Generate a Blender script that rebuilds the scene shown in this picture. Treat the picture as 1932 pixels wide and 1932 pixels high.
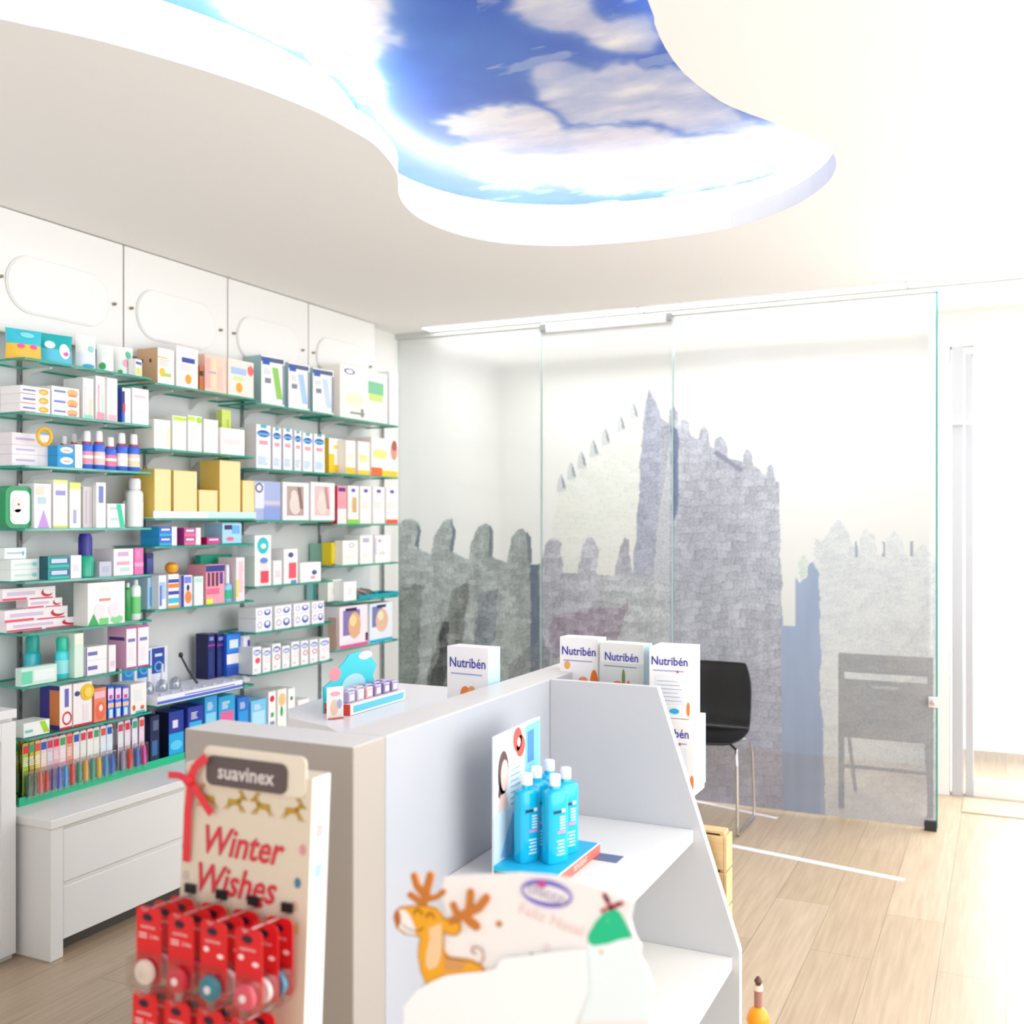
import bpy, bmesh, math, random
import numpy as np
from mathutils import Vector, Matrix, geometry
C = bpy.context.scene
for o in list(bpy.data.objects): bpy.data.objects.remove(o)
col = C.collection
PI = math.pi
# ---------------------------------------------------------------- camera
F = 1949.0; CX = 966.0; CY = 985.0; H = 1.45
ANG = math.radians(25.56); SA = math.sin(ANG); CA = math.cos(ANG)
cam_d = bpy.data.cameras.new('camera'); cam = bpy.data.objects.new('camera', cam_d); col.objects.link(cam)
cam.location = (0, 0, H); cam.rotation_euler = (PI/2, 0, ANG)
cam_d.sensor_width = 36; cam_d.lens = 36*F/1932; cam_d.shift_y = (CY-966)/1932
cam_d.clip_start = .05
cam_d.dof.use_dof = True; cam_d.dof.focus_distance = 3.0; cam_d.dof.aperture_fstop = 2.8
C.camera = cam
# ---------------------------------------------------------------- world, lights, exposure
W = bpy.data.worlds.new('world'); C.world = W; W.use_nodes = True
W.node_tree.nodes['Background'].inputs[0].default_value = (.93, .96, 1, 1)
W.node_tree.nodes['Background'].inputs[1].default_value = 0.9
C.view_settings.view_transform = 'Standard'; C.view_settings.look = 'None'
C.view_settings.gamma = 1; C.view_settings.use_curve_mapping = False
C.view_settings.exposure = 0.64
def area(name, loc, rot, sx, sy, power, color=(1, 1, 1)):
    d = bpy.data.lights.new(name, 'AREA'); d.shape = 'RECTANGLE'; d.size = sx; d.size_y = sy
    d.energy = power; d.color = color
    o = bpy.data.objects.new(name, d); col.objects.link(o); o.location = loc; o.rotation_euler = rot
    return o
area('shop_window_daylight', (2.3, 2.2, 1.35), (0, PI/2, 0), 2.3, 4.6, 62, (.96, .975, 1))
area('entrance_daylight', (.85, 6.4, 1.5), (math.radians(-70), 0, 0), 1.9, 2.0, 62, (.97, .98, 1))
area('lobby_fill_light', (-1.7, 6.0, 2.5), (0, 0, 0), 2.6, .8, 21)  # added fill to brighten the room behind the printed glass, no known lamp
area('front_fill_light', (-.4, -1.25, 1.5), (PI/2, 0, 0), 4.6, 2.0, 16, (.98, .98, 1))  # added fill for camera-facing sides; the wall behind it has no window
area('sales_room_ceiling_light', (.9, 2.2, 2.5), (0, 0, 0), 1.2, 3, 18, (1, .99, .97))
# ---------------------------------------------------------------- projection helpers (real planes, metres)
def proj(X, Y, Z):
    D = -SA*X+CA*Y; r = CA*X+SA*Y
    return CX+F*r/D, CY-F*(Z-H)/D
def on_x(px, py, X):            # point on the plane x = X
    t = (px-CX)/F; D = X/(CA*t-SA); return Vector((X, D*(SA*t+CA), H+(CY-py)*D/F))
def on_y(px, py, Y):
    t = (px-CX)/F; D = Y/(SA*t+CA); return Vector((D*(CA*t-SA), Y, H+(CY-py)*D/F))
def on_z(px, py, Z):
    t = (px-CX)/F; D = F*(Z-H)/(CY-py); return Vector((D*(CA*t-SA), D*(SA*t+CA), Z))
# ---------------------------------------------------------------- materials
def lin(c):
    return tuple(((v/12.92) if v <= .04045 else ((v+.055)/1.055)**2.4) for v in c)
def hexc(h):
    h = h.lstrip('#'); return lin([int(h[i:i+2], 16)/255 for i in (0, 2, 4)])
_m = {}
def M(h, rough=.45, metal=0, spec=.5):
    k = (h, rough, metal, spec)
    if k in _m: return _m[k]
    m = bpy.data.materials.new('paint_'+h.lstrip('#')); m.use_nodes = True
    b = m.node_tree.nodes['Principled BSDF']
    b.inputs['Base Color'].default_value = (*hexc(h), 1); b.inputs['Roughness'].default_value = rough
    b.inputs['Metallic'].default_value = metal; b.inputs['Specular IOR Level'].default_value = spec
    _m[k] = m; return m
def nodes(name):
    m = bpy.data.materials.new(name); m.use_nodes = True
    nt = m.node_tree; return m, nt, nt.nodes['Principled BSDF'], nt.nodes['Material Output']
def emis(name, h, s):
    m, nt, b, out = nodes(name)
    b.inputs['Base Color'].default_value = (*hexc(h), 1)
    b.inputs['Emission Color'].default_value = (*hexc(h), 1); b.inputs['Emission Strength'].default_value = s
    return m
def clear(name, tint, gloss=.08, rough=.03):
    m, nt, b, out = nodes(name)
    nt.nodes.remove(b)
    tr = nt.nodes.new('ShaderNodeBsdfTransparent'); tr.inputs[0].default_value = (*hexc(tint), 1)
    gl = nt.nodes.new('ShaderNodeBsdfGlossy'); gl.inputs['Roughness'].default_value = rough
    mx = nt.nodes.new('ShaderNodeMixShader'); mx.inputs[0].default_value = gloss
    nt.links.new(tr.outputs[0], mx.inputs[1]); nt.links.new(gl.outputs[0], mx.inputs[2]); nt.links.new(mx.outputs[0], out.inputs[0])
    return m
def plaster(name, h, bump=.02, scale=60):
    m, nt, b, out = nodes(name)
    b.inputs['Base Color'].default_value = (*hexc(h), 1); b.inputs['Roughness'].default_value = .8
    n = nt.nodes.new('ShaderNodeTexNoise'); n.inputs['Scale'].default_value = scale
    tc = nt.nodes.new('ShaderNodeTexCoord'); nt.links.new(tc.outputs['Object'], n.inputs['Vector'])
    bp = nt.nodes.new('ShaderNodeBump'); bp.inputs['Strength'].default_value = bump; bp.inputs['Distance'].default_value = .01
    nt.links.new(n.outputs[0], bp.inputs['Height']); nt.links.new(bp.outputs[0], b.inputs['Normal'])
    return m
def wood_floor():
    m, nt, b, out = nodes('oak_plank_floor')
    tc = nt.nodes.new('ShaderNodeTexCoord'); mp = nt.nodes.new('ShaderNodeMapping')
    mp.inputs['Rotation'].default_value = (0, 0, PI/2); nt.links.new(tc.outputs['Object'], mp.inputs[0])
    br = nt.nodes.new('ShaderNodeTexBrick'); br.offset = .37; br.squash = 1
    br.inputs['Scale'].default_value = 1; br.inputs['Brick Width'].default_value = 1.2; br.inputs['Row Height'].default_value = .2
    br.inputs['Mortar Size'].default_value = .0015; br.inputs['Mortar Smooth'].default_value = .2
    br.inputs['Color1'].default_value = (*hexc('#c9b499'), 1); br.inputs['Color2'].default_value = (*hexc('#bca689'), 1)
    br.inputs['Mortar'].default_value = (*hexc('#9c8a70'), 1)
    nt.links.new(mp.outputs[0], br.inputs['Vector'])
    m2 = nt.nodes.new('ShaderNodeMapping'); m2.inputs['Scale'].default_value = (30, 1.6, 1); nt.links.new(tc.outputs['Object'], m2.inputs[0])
    ns = nt.nodes.new('ShaderNodeTexNoise'); ns.inputs['Scale'].default_value = 2.2; ns.inputs['Detail'].default_value = 6
    nt.links.new(m2.outputs[0], ns.inputs['Vector'])
    rp = nt.nodes.new('ShaderNodeValToRGB'); rp.color_ramp.elements[0].position = .3; rp.color_ramp.elements[1].position = .7
    rp.color_ramp.elements[0].color = (.74, .70, .66, 1); rp.color_ramp.elements[1].color = (1.0, 1.0, 1.0, 1)
    nt.links.new(ns.outputs[0], rp.inputs[0])
    mx = nt.nodes.new('ShaderNodeMix'); mx.data_type = 'RGBA'; mx.blend_type = 'MULTIPLY'; mx.inputs[0].default_value = .8
    nt.links.new(br.outputs['Color'], mx.inputs[6]); nt.links.new(rp.outputs[0], mx.inputs[7])
    nt.links.new(mx.outputs[2], b.inputs['Base Color']); b.inputs['Roughness'].default_value = .38
    return m
def wood(name, a, c):
    m, nt, b, out = nodes(name)
    tc = nt.nodes.new('ShaderNodeTexCoord'); mp = nt.nodes.new('ShaderNodeMapping'); mp.inputs['Scale'].default_value = (4, 4, 40)
    nt.links.new(tc.outputs['Object'], mp.inputs[0])
    ns = nt.nodes.new('ShaderNodeTexNoise'); ns.inputs['Scale'].default_value = 2; nt.links.new(mp.outputs[0], ns.inputs['Vector'])
    rp = nt.nodes.new('ShaderNodeValToRGB'); rp.color_ramp.elements[0].color = (*hexc(a), 1); rp.color_ramp.elements[1].color = (*hexc(c), 1)
    nt.links.new(ns.outputs[0], rp.inputs[0]); nt.links.new(rp.outputs[0], b.inputs['Base Color']); b.inputs['Roughness'].default_value = .6
    return m
def vcol(name, rough=.4, transp=0.0, coat=0.0):
    m, nt, b, out = nodes(name)
    a = nt.nodes.new('ShaderNodeAttribute'); a.attribute_name = 'print'
    nt.links.new(a.outputs['Color'], b.inputs['Base Color']); b.inputs['Roughness'].default_value = rough
    b.inputs['Coat Weight'].default_value = coat; b.inputs['Coat Roughness'].default_value = .03
    if transp:
        tr = nt.nodes.new('ShaderNodeBsdfTransparent'); nt.links.new(a.outputs['Color'], tr.inputs[0]); mx = nt.nodes.new('ShaderNodeMixShader'); mx.inputs[0].default_value = transp
        nt.links.new(b.outputs[0], mx.inputs[1]); nt.links.new(tr.outputs[0], mx.inputs[2]); nt.links.new(mx.outputs[0], out.inputs[0])
    return m
WHITE = M('#f2f1ee', .35); LAMWHITE = M('#efefec', .28)
CHROME = M('#d8d8da', .12, 1); BLACKP = M('#0c0d10', .22); GREYMET = M('#9a9c9c', .35, .8)
GLASS = clear('shelf_glass', '#eef8f5', .07); GLASSEDGE = M('#2fa08a', .12)
CLEARP = clear('clear_plastic', '#fbf6f6', .12, .08)
# ---------------------------------------------------------------- mesh builder
class MB:
    def __init__(s): s.v = []; s.f = []; s.m = []; s.mats = []; s.T = Matrix()
    def mi(s, mat):
        if mat not in s.mats: s.mats.append(mat)
        return s.mats.index(mat)
    def add(s, vs, fs, mat):
        b = len(s.v); s.v += [tuple(s.T @ Vector(p)) for p in vs]
        i = s.mi(mat)
        for f in fs: s.f.append([b+k for k in f]); s.m.append(i)
    def box(s, x0, x1, y0, y1, z0, z1, mat, faces=None):
        vs = [(x0,y0,z0),(x1,y0,z0),(x1,y1,z0),(x0,y1,z0),(x0,y0,z1),(x1,y0,z1),(x1,y1,z1),(x0,y1,z1)]
        fs = {'-z':(0,3,2,1),'+z':(4,5,6,7),'-y':(0,1,5,4),'+x':(1,2,6,5),'+y':(2,3,7,6),'-x':(3,0,4,7)}
        b = len(s.v); s.v += [tuple(s.T @ Vector(p)) for p in vs]
        for k, f in fs.items():
            mm = (faces or {}).get(k, mat); s.f.append([b+q for q in f]); s.m.append(s.mi(mm))
    def prism(s, pts, a, b, axis, mat, sidemat=None):
        # closed polygon extruded along an axis; pts 2D (the two other axes, in xyz order)
        def P(p, t):
            return (t, p[0], p[1]) if axis == 'x' else ((p[0], t, p[1]) if axis == 'y' else (p[0], p[1], t))
        n = len(pts); tris = geometry.tessellate_polygon([[Vector((p[0], p[1], 0)) for p in pts]])
        s.add([P(p, a) for p in pts], [t[::-1] for t in tris], mat); s.add([P(p, b) for p in pts], tris, mat)
        s.add([P(p, a) for p in pts]+[P(p, b) for p in pts], [(i, (i+1) % n, n+(i+1) % n, n+i) for i in range(n)], sidemat or mat)
    def tube(s, path, r, mat, n=10, cap=True):
        path = [Vector(p) for p in path]; rings = []; up = None
        for i, p in enumerate(path):
            d = (path[min(i+1, len(path)-1)]-path[max(i-1, 0)]).normalized()
            if up is None:
                up = Vector((0, 0, 1)) if abs(d.z) < .9 else Vector((1, 0, 0))
            side = d.cross(up).normalized(); up = side.cross(d).normalized()
            rr = r[i] if isinstance(r, (list, tuple)) else r
            rings.append([p+side*math.cos(2*PI*k/n)*rr+up*math.sin(2*PI*k/n)*rr for k in range(n)])
        vs = [q for R_ in rings for q in R_]
        fs = [(i*n+k, i*n+(k+1) % n, (i+1)*n+(k+1) % n, (i+1)*n+k) for i in range(len(path)-1) for k in range(n)]
        if cap: fs += [tuple(range(n))[::-1], tuple((len(path)-1)*n+k for k in range(n))]
        s.add(vs, fs, mat)
    def lathe(s, prof, mat, n=20, c=(0, 0, 0), sx=1, sy=1):
        vs = [(c[0]+r*sx*math.cos(2*PI*k/n), c[1]+r*sy*math.sin(2*PI*k/n), c[2]+z) for r, z in prof for k in range(n)]
        fs = [(i*n+k, i*n+(k+1) % n, (i+1)*n+(k+1) % n, (i+1)*n+k) for i in range(len(prof)-1) for k in range(n)]
        fs += [tuple(range(n))[::-1], tuple((len(prof)-1)*n+k for k in range(n))]
        s.add(vs, fs, mat)
    def plate(s, pts, mat):        # flat printed patch, pts 3D, planar, any outline
        nrm = geometry.normal([Vector(p) for p in pts]); 
        q = nrm.rotation_difference(Vector((0, 0, 1))); pp = [q @ Vector(p) for p in pts]
        s.add(pts, geometry.tessellate_polygon([[Vector((p.x, p.y, 0)) for p in pp]]), mat)
    def build(s, name, parent=None, bevel=0, smooth=False, loc=None, seg=2):
        me = bpy.data.meshes.new(name); me.from_pydata(s.v, [], s.f)
        for m in s.mats: me.materials.append(m)
        me.polygons.foreach_set('material_index', s.m)
        if smooth:
            me.polygons.foreach_set('use_smooth', [True]*len(s.f))
        me.update()
        o = bpy.data.objects.new(name, me); col.objects.link(o)
        if smooth:
            md = o.modifiers.new('e', 'EDGE_SPLIT'); md.split_angle = math.radians(40)
        if bevel:
            md = o.modifiers.new('b', 'BEVEL'); md.width = bevel; md.segments = seg; md.limit_method = 'ANGLE'
        if parent: o.parent = parent
        if loc: o.location = loc
        return o
def empty(name, loc=(0, 0, 0), rz=0):
    o = bpy.data.objects.new(name, None); col.objects.link(o); o.location = loc; o.rotation_euler = (0, 0, rz)
    o.empty_display_size = .05; return o
def tag(o, label, cat, group=None):
    o['label'] = label; o['category'] = cat
    if group: o['group'] = group
    return o
def struct(o):
    o['kind'] = 'structure'; return o
def text_into(mb, s, size, fn, mat, shear=0, align='CENTER', bold=0):
    cu = bpy.data.curves.new('lettering', 'FONT'); cu.body = s; cu.size = size; cu.align_x = align; cu.align_y = 'CENTER'
    cu.shear = shear; cu.offset = bold; cu.resolution_u = 2; cu.fill_mode = 'FRONT'
    ob = bpy.data.objects.new('lettering', cu); col.objects.link(ob)
    me = bpy.data.meshes.new_from_object(ob); 
    mb.add([fn(v.co.x, v.co.y) for v in me.vertices], [tuple(p.vertices) for p in me.polygons], mat)
    bpy.data.objects.remove(ob); bpy.data.curves.remove(cu); bpy.data.meshes.remove(me)
def rrect(x0, x1, y0, y1, r, n=5):
    p = []
    for cx, cy, a in ((x1-r, y1-r, 0), (x0+r, y1-r, 90), (x0+r, y0+r, 180), (x1-r, y0+r, 270)):
        for k in range(n+1):
            t = math.radians(a+90*k/n); p.append((cx+r*math.cos(t), cy+r*math.sin(t)))
    return p
def stroke(pts, w):               # 2D thick polyline outline with round-ish ends, returned as a list of polygons
    out = []
    for i in range(len(pts)-1):
        a = Vector(pts[i]); b = Vector(pts[i+1]); d = (b-a).normalized(); n = Vector((-d.y, d.x))*w/2
        out.append([tuple(a+n), tuple(a-n), tuple(b-n), tuple(b+n)])
    for p in pts:
        out.append([(p[0]+w/2*math.cos(k*PI/5), p[1]+w/2*math.sin(k*PI/5)) for k in range(10)])
    return out
# ---------------------------------------------------------------- numpy painting helpers
rng = np.random.RandomState(7)
LAT = rng.rand(256, 256)
def vnoise(x, y):
    xi = np.floor(x).astype(int); yi = np.floor(y).astype(int); fx = x-xi; fy = y-yi
    fx = fx*fx*(3-2*fx); fy = fy*fy*(3-2*fy)
    g = lambda a, b: LAT[a % 256, b % 256]
    return (g(xi, yi)*(1-fx)+g(xi+1, yi)*fx)*(1-fy)+(g(xi, yi+1)*(1-fx)+g(xi+1, yi+1)*fx)*fy
def fbm(x, y, o=4):
    s = 0; a = .5
    for i in range(o): s = s+a*vnoise(x*2**i+17*i, y*2**i+31*i); a *= .5
    return s
def inpoly(px, py, poly):
    r = np.zeros(px.shape, bool); n = len(poly)
    for i in range(n):
        x1, y1 = poly[i]; x2, y2 = poly[(i+1) % n]
        if y1 == y2: continue
        c = ((y1 > py) != (y2 > py)) & (px < (x2-x1)*(py-y1)/(y2-y1)+x1)
        r ^= c
    return r
def blur(a, k):
    for ax in (0, 1):
        p = np.pad(a, [(k, k) if i == ax else (0, 0) for i in (0, 1)], mode='edge'); c = np.cumsum(p, axis=ax)
        c = np.insert(c, 0, 0, axis=ax); n = a.shape[ax]
        a = (np.take(c, np.arange(2*k+1, 2*k+1+n), axis=ax)-np.take(c, np.arange(n), axis=ax))/(2*k+1)
    return a
def srgb2lin(c):
    c = np.clip(c, 0, 1); return np.where(c <= .04045, c/12.92, ((c+.055)/1.055)**2.4)
def grid_mesh(name, pos, rgb, mat, parent=None):
    h, w, _ = pos.shape
    me = bpy.data.meshes.new(name); n = h*w; me.vertices.add(n); me.vertices.foreach_set('co', pos.reshape(-1).astype(np.float32))
    idx = np.arange(n).reshape(h, w); q = np.stack([idx[:-1, :-1], idx[:-1, 1:], idx[1:, 1:], idx[1:, :-1]], -1).reshape(-1)
    nf = (h-1)*(w-1); me.loops.add(nf*4); me.loops.foreach_set('vertex_index', q.astype(np.int32))
    me.polygons.add(nf); me.polygons.foreach_set('loop_start', np.arange(0, nf*4, 4, dtype=np.int32))
    me.update(calc_edges=True); me.validate()
    at = me.color_attributes.new('print', 'FLOAT_COLOR', 'POINT')
    rgba = np.concatenate([srgb2lin(rgb), np.ones((h, w, 1))], -1).reshape(-1).astype(np.float32); at.data.foreach_set('color', rgba)
    me.materials.append(mat); o = bpy.data.objects.new(name, me); col.objects.link(o)
    if parent: o.parent = parent
    return o
# ================================================================ ROOM
CZ = 2.56
GY = 5.234
def slab(name, a, m, bevel=0):
    b = MB(); b.box(*a, m); return struct(b.build(name, bevel=bevel))
slab('floor', (-3.4, 2.6, -1.4, 7.2, -.06, 0), wood_floor())
slab('wall_left', (-3.4, -3.26, -1.4, 7.2, 0, 3.0), plaster('wall_paint', '#e9e9e6'))
WP = plaster('white_wall', '#f4f3ef')
b = MB()
b.box(-3.26, -.37, 6.62, 6.74, 0, 2.9, WP)
struct(b.build('wall_back'))
b = MB(); b.box(-.27, 2.6, 5.95, 6.07, 2.38, 2.9, WP); b.box(-.37, -.27, 5.95, 6.74, 0, 2.9, WP)
struct(b.build('wall_entrance'))
slab('added_unseen_wall', (-3.26, 2.6, -1.5, -1.4, 0, 2.9), plaster('added_wall_paint', '#d9d6d0'))  # unseen wall, added to block daylight from behind the camera
# ceiling with the curved opening
out_px = [(0,36),(100,57),(200,80),(300,108),(400,138),(500,172),(600,213),(660,245),(700,268),(725,292),(743,316),(751,336),(751,360),(758,380),(775,400),(805,420),(850,438),(900,451),(950,459),(1010,463),(1075,464),(1150,460),(1220,454),(1300,444),(1380,430),(1450,408),(1505,385),(1550,355),(1570,333),(1578,310),(1573,290),(1558,272),(1532,258),(1500,247),(1450,228),(1380,202),(1340,178),(1290,138),(1255,90),(1235,45),(1222,0)]
hole = [tuple(on_z(x, y, CZ)[:2]) for x, y in out_px]+[(-.66,1.6),(-.68,1.0),(-.85,.35),(-1.25,-.05),(-1.8,0),(-2.2,.4),(-2.26,.95),(-2.13,1.32)]
def smooth_loop(p, it=1):
    for _ in range(it):
        q = []
        n = len(p)
        for i in range(n):
            a = Vector(p[i-1]); b_ = Vector(p[i]); c = Vector(p[(i+1) % n]); d = Vector(p[(i+2) % n])
            q.append(tuple(b_)); q.append(tuple((-a+9*b_+9*c-d)/16))
        p = q
    return p
hole = smooth_loop(hole, 1)
def offset(p, d):
    n = len(p); out = []
    A = sum(p[i][0]*p[(i+1) % n][1]-p[(i+1) % n][0]*p[i][1] for i in range(n))
    s = 1 if A > 0 else -1
    for i in range(n):
        t = (Vector(p[(i+1) % n])-Vector(p[i-1])).normalized(); out.append((p[i][0]+s*t.y*d, p[i][1]-s*t.x*d))
    return out
def ring_face(outer, inner, z, mat, bm_down=True):
    bm = bmesh.new(); E = []
    for loop in (outer, inner):
        vs = [bm.verts.new((x, y, z)) for x, y in loop]
        E += [bm.edges.new((vs[i], vs[(i+1) % len(vs)])) for i in range(len(vs))]
    bmesh.ops.triangle_fill(bm, edges=E, use_beauty=True)
    return bm
ceil_m = plaster('ceiling_paint', '#f6f5f3', .01)
rect = [(-3.26,-1.4),(2.6,-1.4),(2.6,7.2),(-3.26,7.2)]
bm = ring_face(rect, hole, CZ, ceil_m)
hv = [(x, y) for x, y in hole]; n = len(hv)
lo = [bm.verts.new((x, y, CZ)) for x, y in hv]; hi = [bm.verts.new((x, y, CZ+.07)) for x, y in hv]
ho = offset(hole, .13); ou = [bm.verts.new((x, y, CZ+.07)) for x, y in ho]; ot = [bm.verts.new((x, y, CZ+.21)) for x, y in ho]
for i in range(n):
    j = (i+1) % n
    bm.faces.new((lo[i], lo[j], hi[j], hi[i])); bm.faces.new((hi[i], hi[j], ou[j], ou[i])); bm.faces.new((ou[i], ou[j], ot[j], ot[i]))
bmesh.ops.recalc_face_normals(bm, faces=bm.faces[:])
me = bpy.data.meshes.new('ceiling'); bm.to_mesh(me); bm.free(); me.materials.append(ceil_m)
o = bpy.data.objects.new('ceiling', me); col.objects.link(o); struct(o)
# cove strip light on the ledge
led = empty('cove_strip_light', (hole[0][0], hole[0][1], CZ+.07))
tag(led, 'hidden white LED strip glowing along the edge of the curved ceiling recess', 'light')
b = MB(); b.T = Matrix.Translation(-Vector(led.location))
lp = offset(hole, .085); b.tube([(x, y, CZ+.079) for x, y in lp]+[(lp[0][0], lp[0][1], CZ+.079)], .007, emis('cove_led', '#e4f0ff', 15), 6, False)
b.build('light_strip', led)
# printed sky film in the recess
SZ = 2.765
gx = np.linspace(-2.6, -.2, 620); gy = np.linspace(-.3, 4.35, 900); XX, YY = np.meshgrid(gx, gy)
DD = np.maximum(-SA*XX+CA*YY, .35); PX = CX+F*(CA*XX+SA*YY)/DD; PY = CY-F*(SZ-H)/DD
wob = lambda s, a: (fbm(XX*s, YY*s)-.5)*a
clouds = [
 ([(812,228),(860,214),(900,205),(955,190),(1015,198),(1048,222),(1060,233),(1150,231),(1245,250),(1300,250),(1400,236),(1520,232),(1600,300),(1400,342),(1200,362),(1000,352),(880,330),(850,290),(870,262)], 1.0),
 ([(1000,118),(1060,104),(1100,125),(1180,112),(1210,130),(1290,130),(1400,205),(1500,250),(1330,244),(1240,238),(1190,226),(1090,226),(1010,185),(1000,150)], .8),
 ([(935,-90),(1100,-90),(1110,18),(1140,35),(1225,28),(1250,80),(1235,95),(1190,100),(1120,75),(1060,52),(1000,42),(955,15)], .9),
 ([(300,-160),(690,-160),(742,20),(750,80),(712,112),(640,100),(540,85),(420,40)], 1.0),
 ([(560,84),(640,100),(722,150),(728,205),(650,175),(590,120)], .8)]
dens = np.zeros(XX.shape)
for poly, w in clouds:
    mk = inpoly(PX+wob(7, 50)+wob(28, 34)+wob(90, 16), PY+wob(6.3, 40)+wob(31, 26)+wob(95, 12), poly).astype(float)
    dens = np.maximum(dens, (blur(mk, 3)*.6+blur(mk, 12)*.4)*w)
dens = np.clip(dens*(.62+.75*fbm(XX*7, YY*13, 5)), 0, 1)
wisp = np.clip((fbm(XX*6, YY*13, 5)-.56)*5, 0, .4); dens = np.clip(np.maximum(dens, wisp*(PX > 900)), 0, 1)
blue = np.array([58, 92, 182])/255; lb = np.array([92, 140, 206])/255
tt = np.clip((fbm(XX*2, YY*2)-.3)*1.2+np.clip((860-PX)/160, 0, 1)*.3, 0, 1)[..., None]; base = blue*(1-tt)+lb*tt
shade = fbm(XX*4+9, YY*9+3, 5)[..., None]
cl = np.array([206, 200, 212])/255*(1-np.clip(shade*2-.5, 0, 1))+np.array([240, 234, 226])/255*np.clip(shade*2-.5, 0, 1)
rgb = base*(1-dens[..., None])+cl*dens[..., None]
sky = empty('sky_print_panel', (-1.4, 2, SZ)); tag(sky, 'stretched film printed with blue sky and white clouds in the curved ceiling recess', 'ceiling print')
grid_mesh('printed_film', np.stack([XX+1.4, YY-2, np.zeros_like(XX)], -1), rgb, vcol('sky_print', .22), sky)
# ================================================================ GLASS WALL WITH CASTLE PRINT
gw0, gw1 = -3.25, -.288
XX, ZZ = np.meshgrid(np.linspace(gw0, gw1, 640), np.linspace(.012, 2.53, 620))
DD = -SA*XX+CA*GY; PX = CX+F*(CA*XX+SA*GY)/DD; PY = CY-F*(ZZ-H)/DD
R0 = np.zeros(XX.shape+(3,)); R0[:] = np.array([232, 239, 239])/255
R0 += ((fbm(XX*1.2, ZZ*1.2)-.5)*.03)[..., None]
R0[PX > 1268] = R0[PX > 1268]*.5+np.array([228, 236, 238])/255*.5
def bricks(w, h, seed=0, jit=.16, line=.12):
    wy = PY+(fbm(XX*5, ZZ*5, 3)-.5)*34+(XX*0); row = np.floor(wy/h); off = (row*.37+seed) % 1*w; cx = np.floor((PX+off+vnoise(PX/40, PY/40)*3)/w)
    val = LAT[(row.astype(int)*13+cx.astype(int)*7) % 256, (cx.astype(int)*31+row.astype(int)) % 256]
    fx = ((PX+off)/w) % 1; fy = (wy/h) % 1
    ln = (fx < .10)|(fy < .13)
    return (val-.5)*jit*.8-ln*line*.6
def paint(poly, rgb, tex=0, wobble=3, alpha=1):
    m = inpoly(PX+(fbm(XX*14, ZZ*14)-.5)*wobble*3, PY+(fbm(XX*15+4, ZZ*15)-.5)*wobble*3, poly)
    c = np.array(rgb)/255
    v = (c[None, None]+(tex[..., None] if not np.isscalar(tex) else tex))
    R0[m] = (R0*(1-alpha)+v*alpha)[m]
    return m
grain = (rng.rand(*XX.shape)-.5)
lowf = fbm(XX*3, ZZ*1.5, 5)-.5
streak = fbm(XX*26, ZZ*2.2, 4)-.5
tA = bricks(19, 11, 0, .14, .07)+grain*.20+streak*.12
# keep, lit left face
paint([(1040,1110),(1043,1000),(1052,925),(1075,905),(1100,880),(1125,857),(1150,835),(1178,812),(1200,795),(1218,770),(1212,1000),(1190,1120)], (222,225,218), bricks(26, 9, .3, .05, .05)+grain*.06+lowf*.06)
for x, y in ((1060,915),(1079,893),(1098,872),(1121,850),(1143,828),(1172,803),(1197,780)):
    paint([(x-9,y+14),(x-7,y-10),(x-1,y-22),(x+5,y-8),(x+8,y+10)], (196,202,202), grain*.06, 1)
    paint([(x-1,y-21),(x+5,y-8),(x+8,y+8),(x+2,y+4)], (142,150,156), 0, 1)
# keep, shaded corner buttress and right face
kr = [(1188,1120),(1203,985),(1213,800),(1222,733),(1236,750),(1245,772),(1247,790),(1262,800),(1263,776),(1273,768),(1281,778),(1281,808),(1283,796),(1292,790),(1301,800),(1303,822),(1318,828),(1322,812),(1330,803),(1338,815),(1341,842),(1348,845),(1350,830),(1360,822),(1370,833),(1374,862),(1402,872),(1404,855),(1410,848),(1417,858),(1420,880),(1446,897),(1450,882),(1457,877),(1462,888),(1462,905),(1469,908),(1474,1110),(1482,1620),(1240,1620),(1240,1200)]
paint(kr, (176,179,190), bricks(21, 15, .1, .10, .09)+grain*.17+lowf*.10+streak*.08)
paint([(1266,800),(1279,815),(1279,960),(1272,985),(1267,960)], (112,122,152), grain*.1)
paint([(1345,855),(1352,848),(1402,885),(1398,892)], (134,138,156), 0, 1)
paint([(1224,735),(1236,752),(1245,775),(1238,1040),(1205,1110),(1196,1060),(1216,800)], (164,168,184), bricks(17, 11, .6, .10, .07)+grain*.15)
paint([(1236,1040),(1262,830),(1266,1000),(1262,1210),(1232,1210)], (186,190,196), grain*.16)
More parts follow.
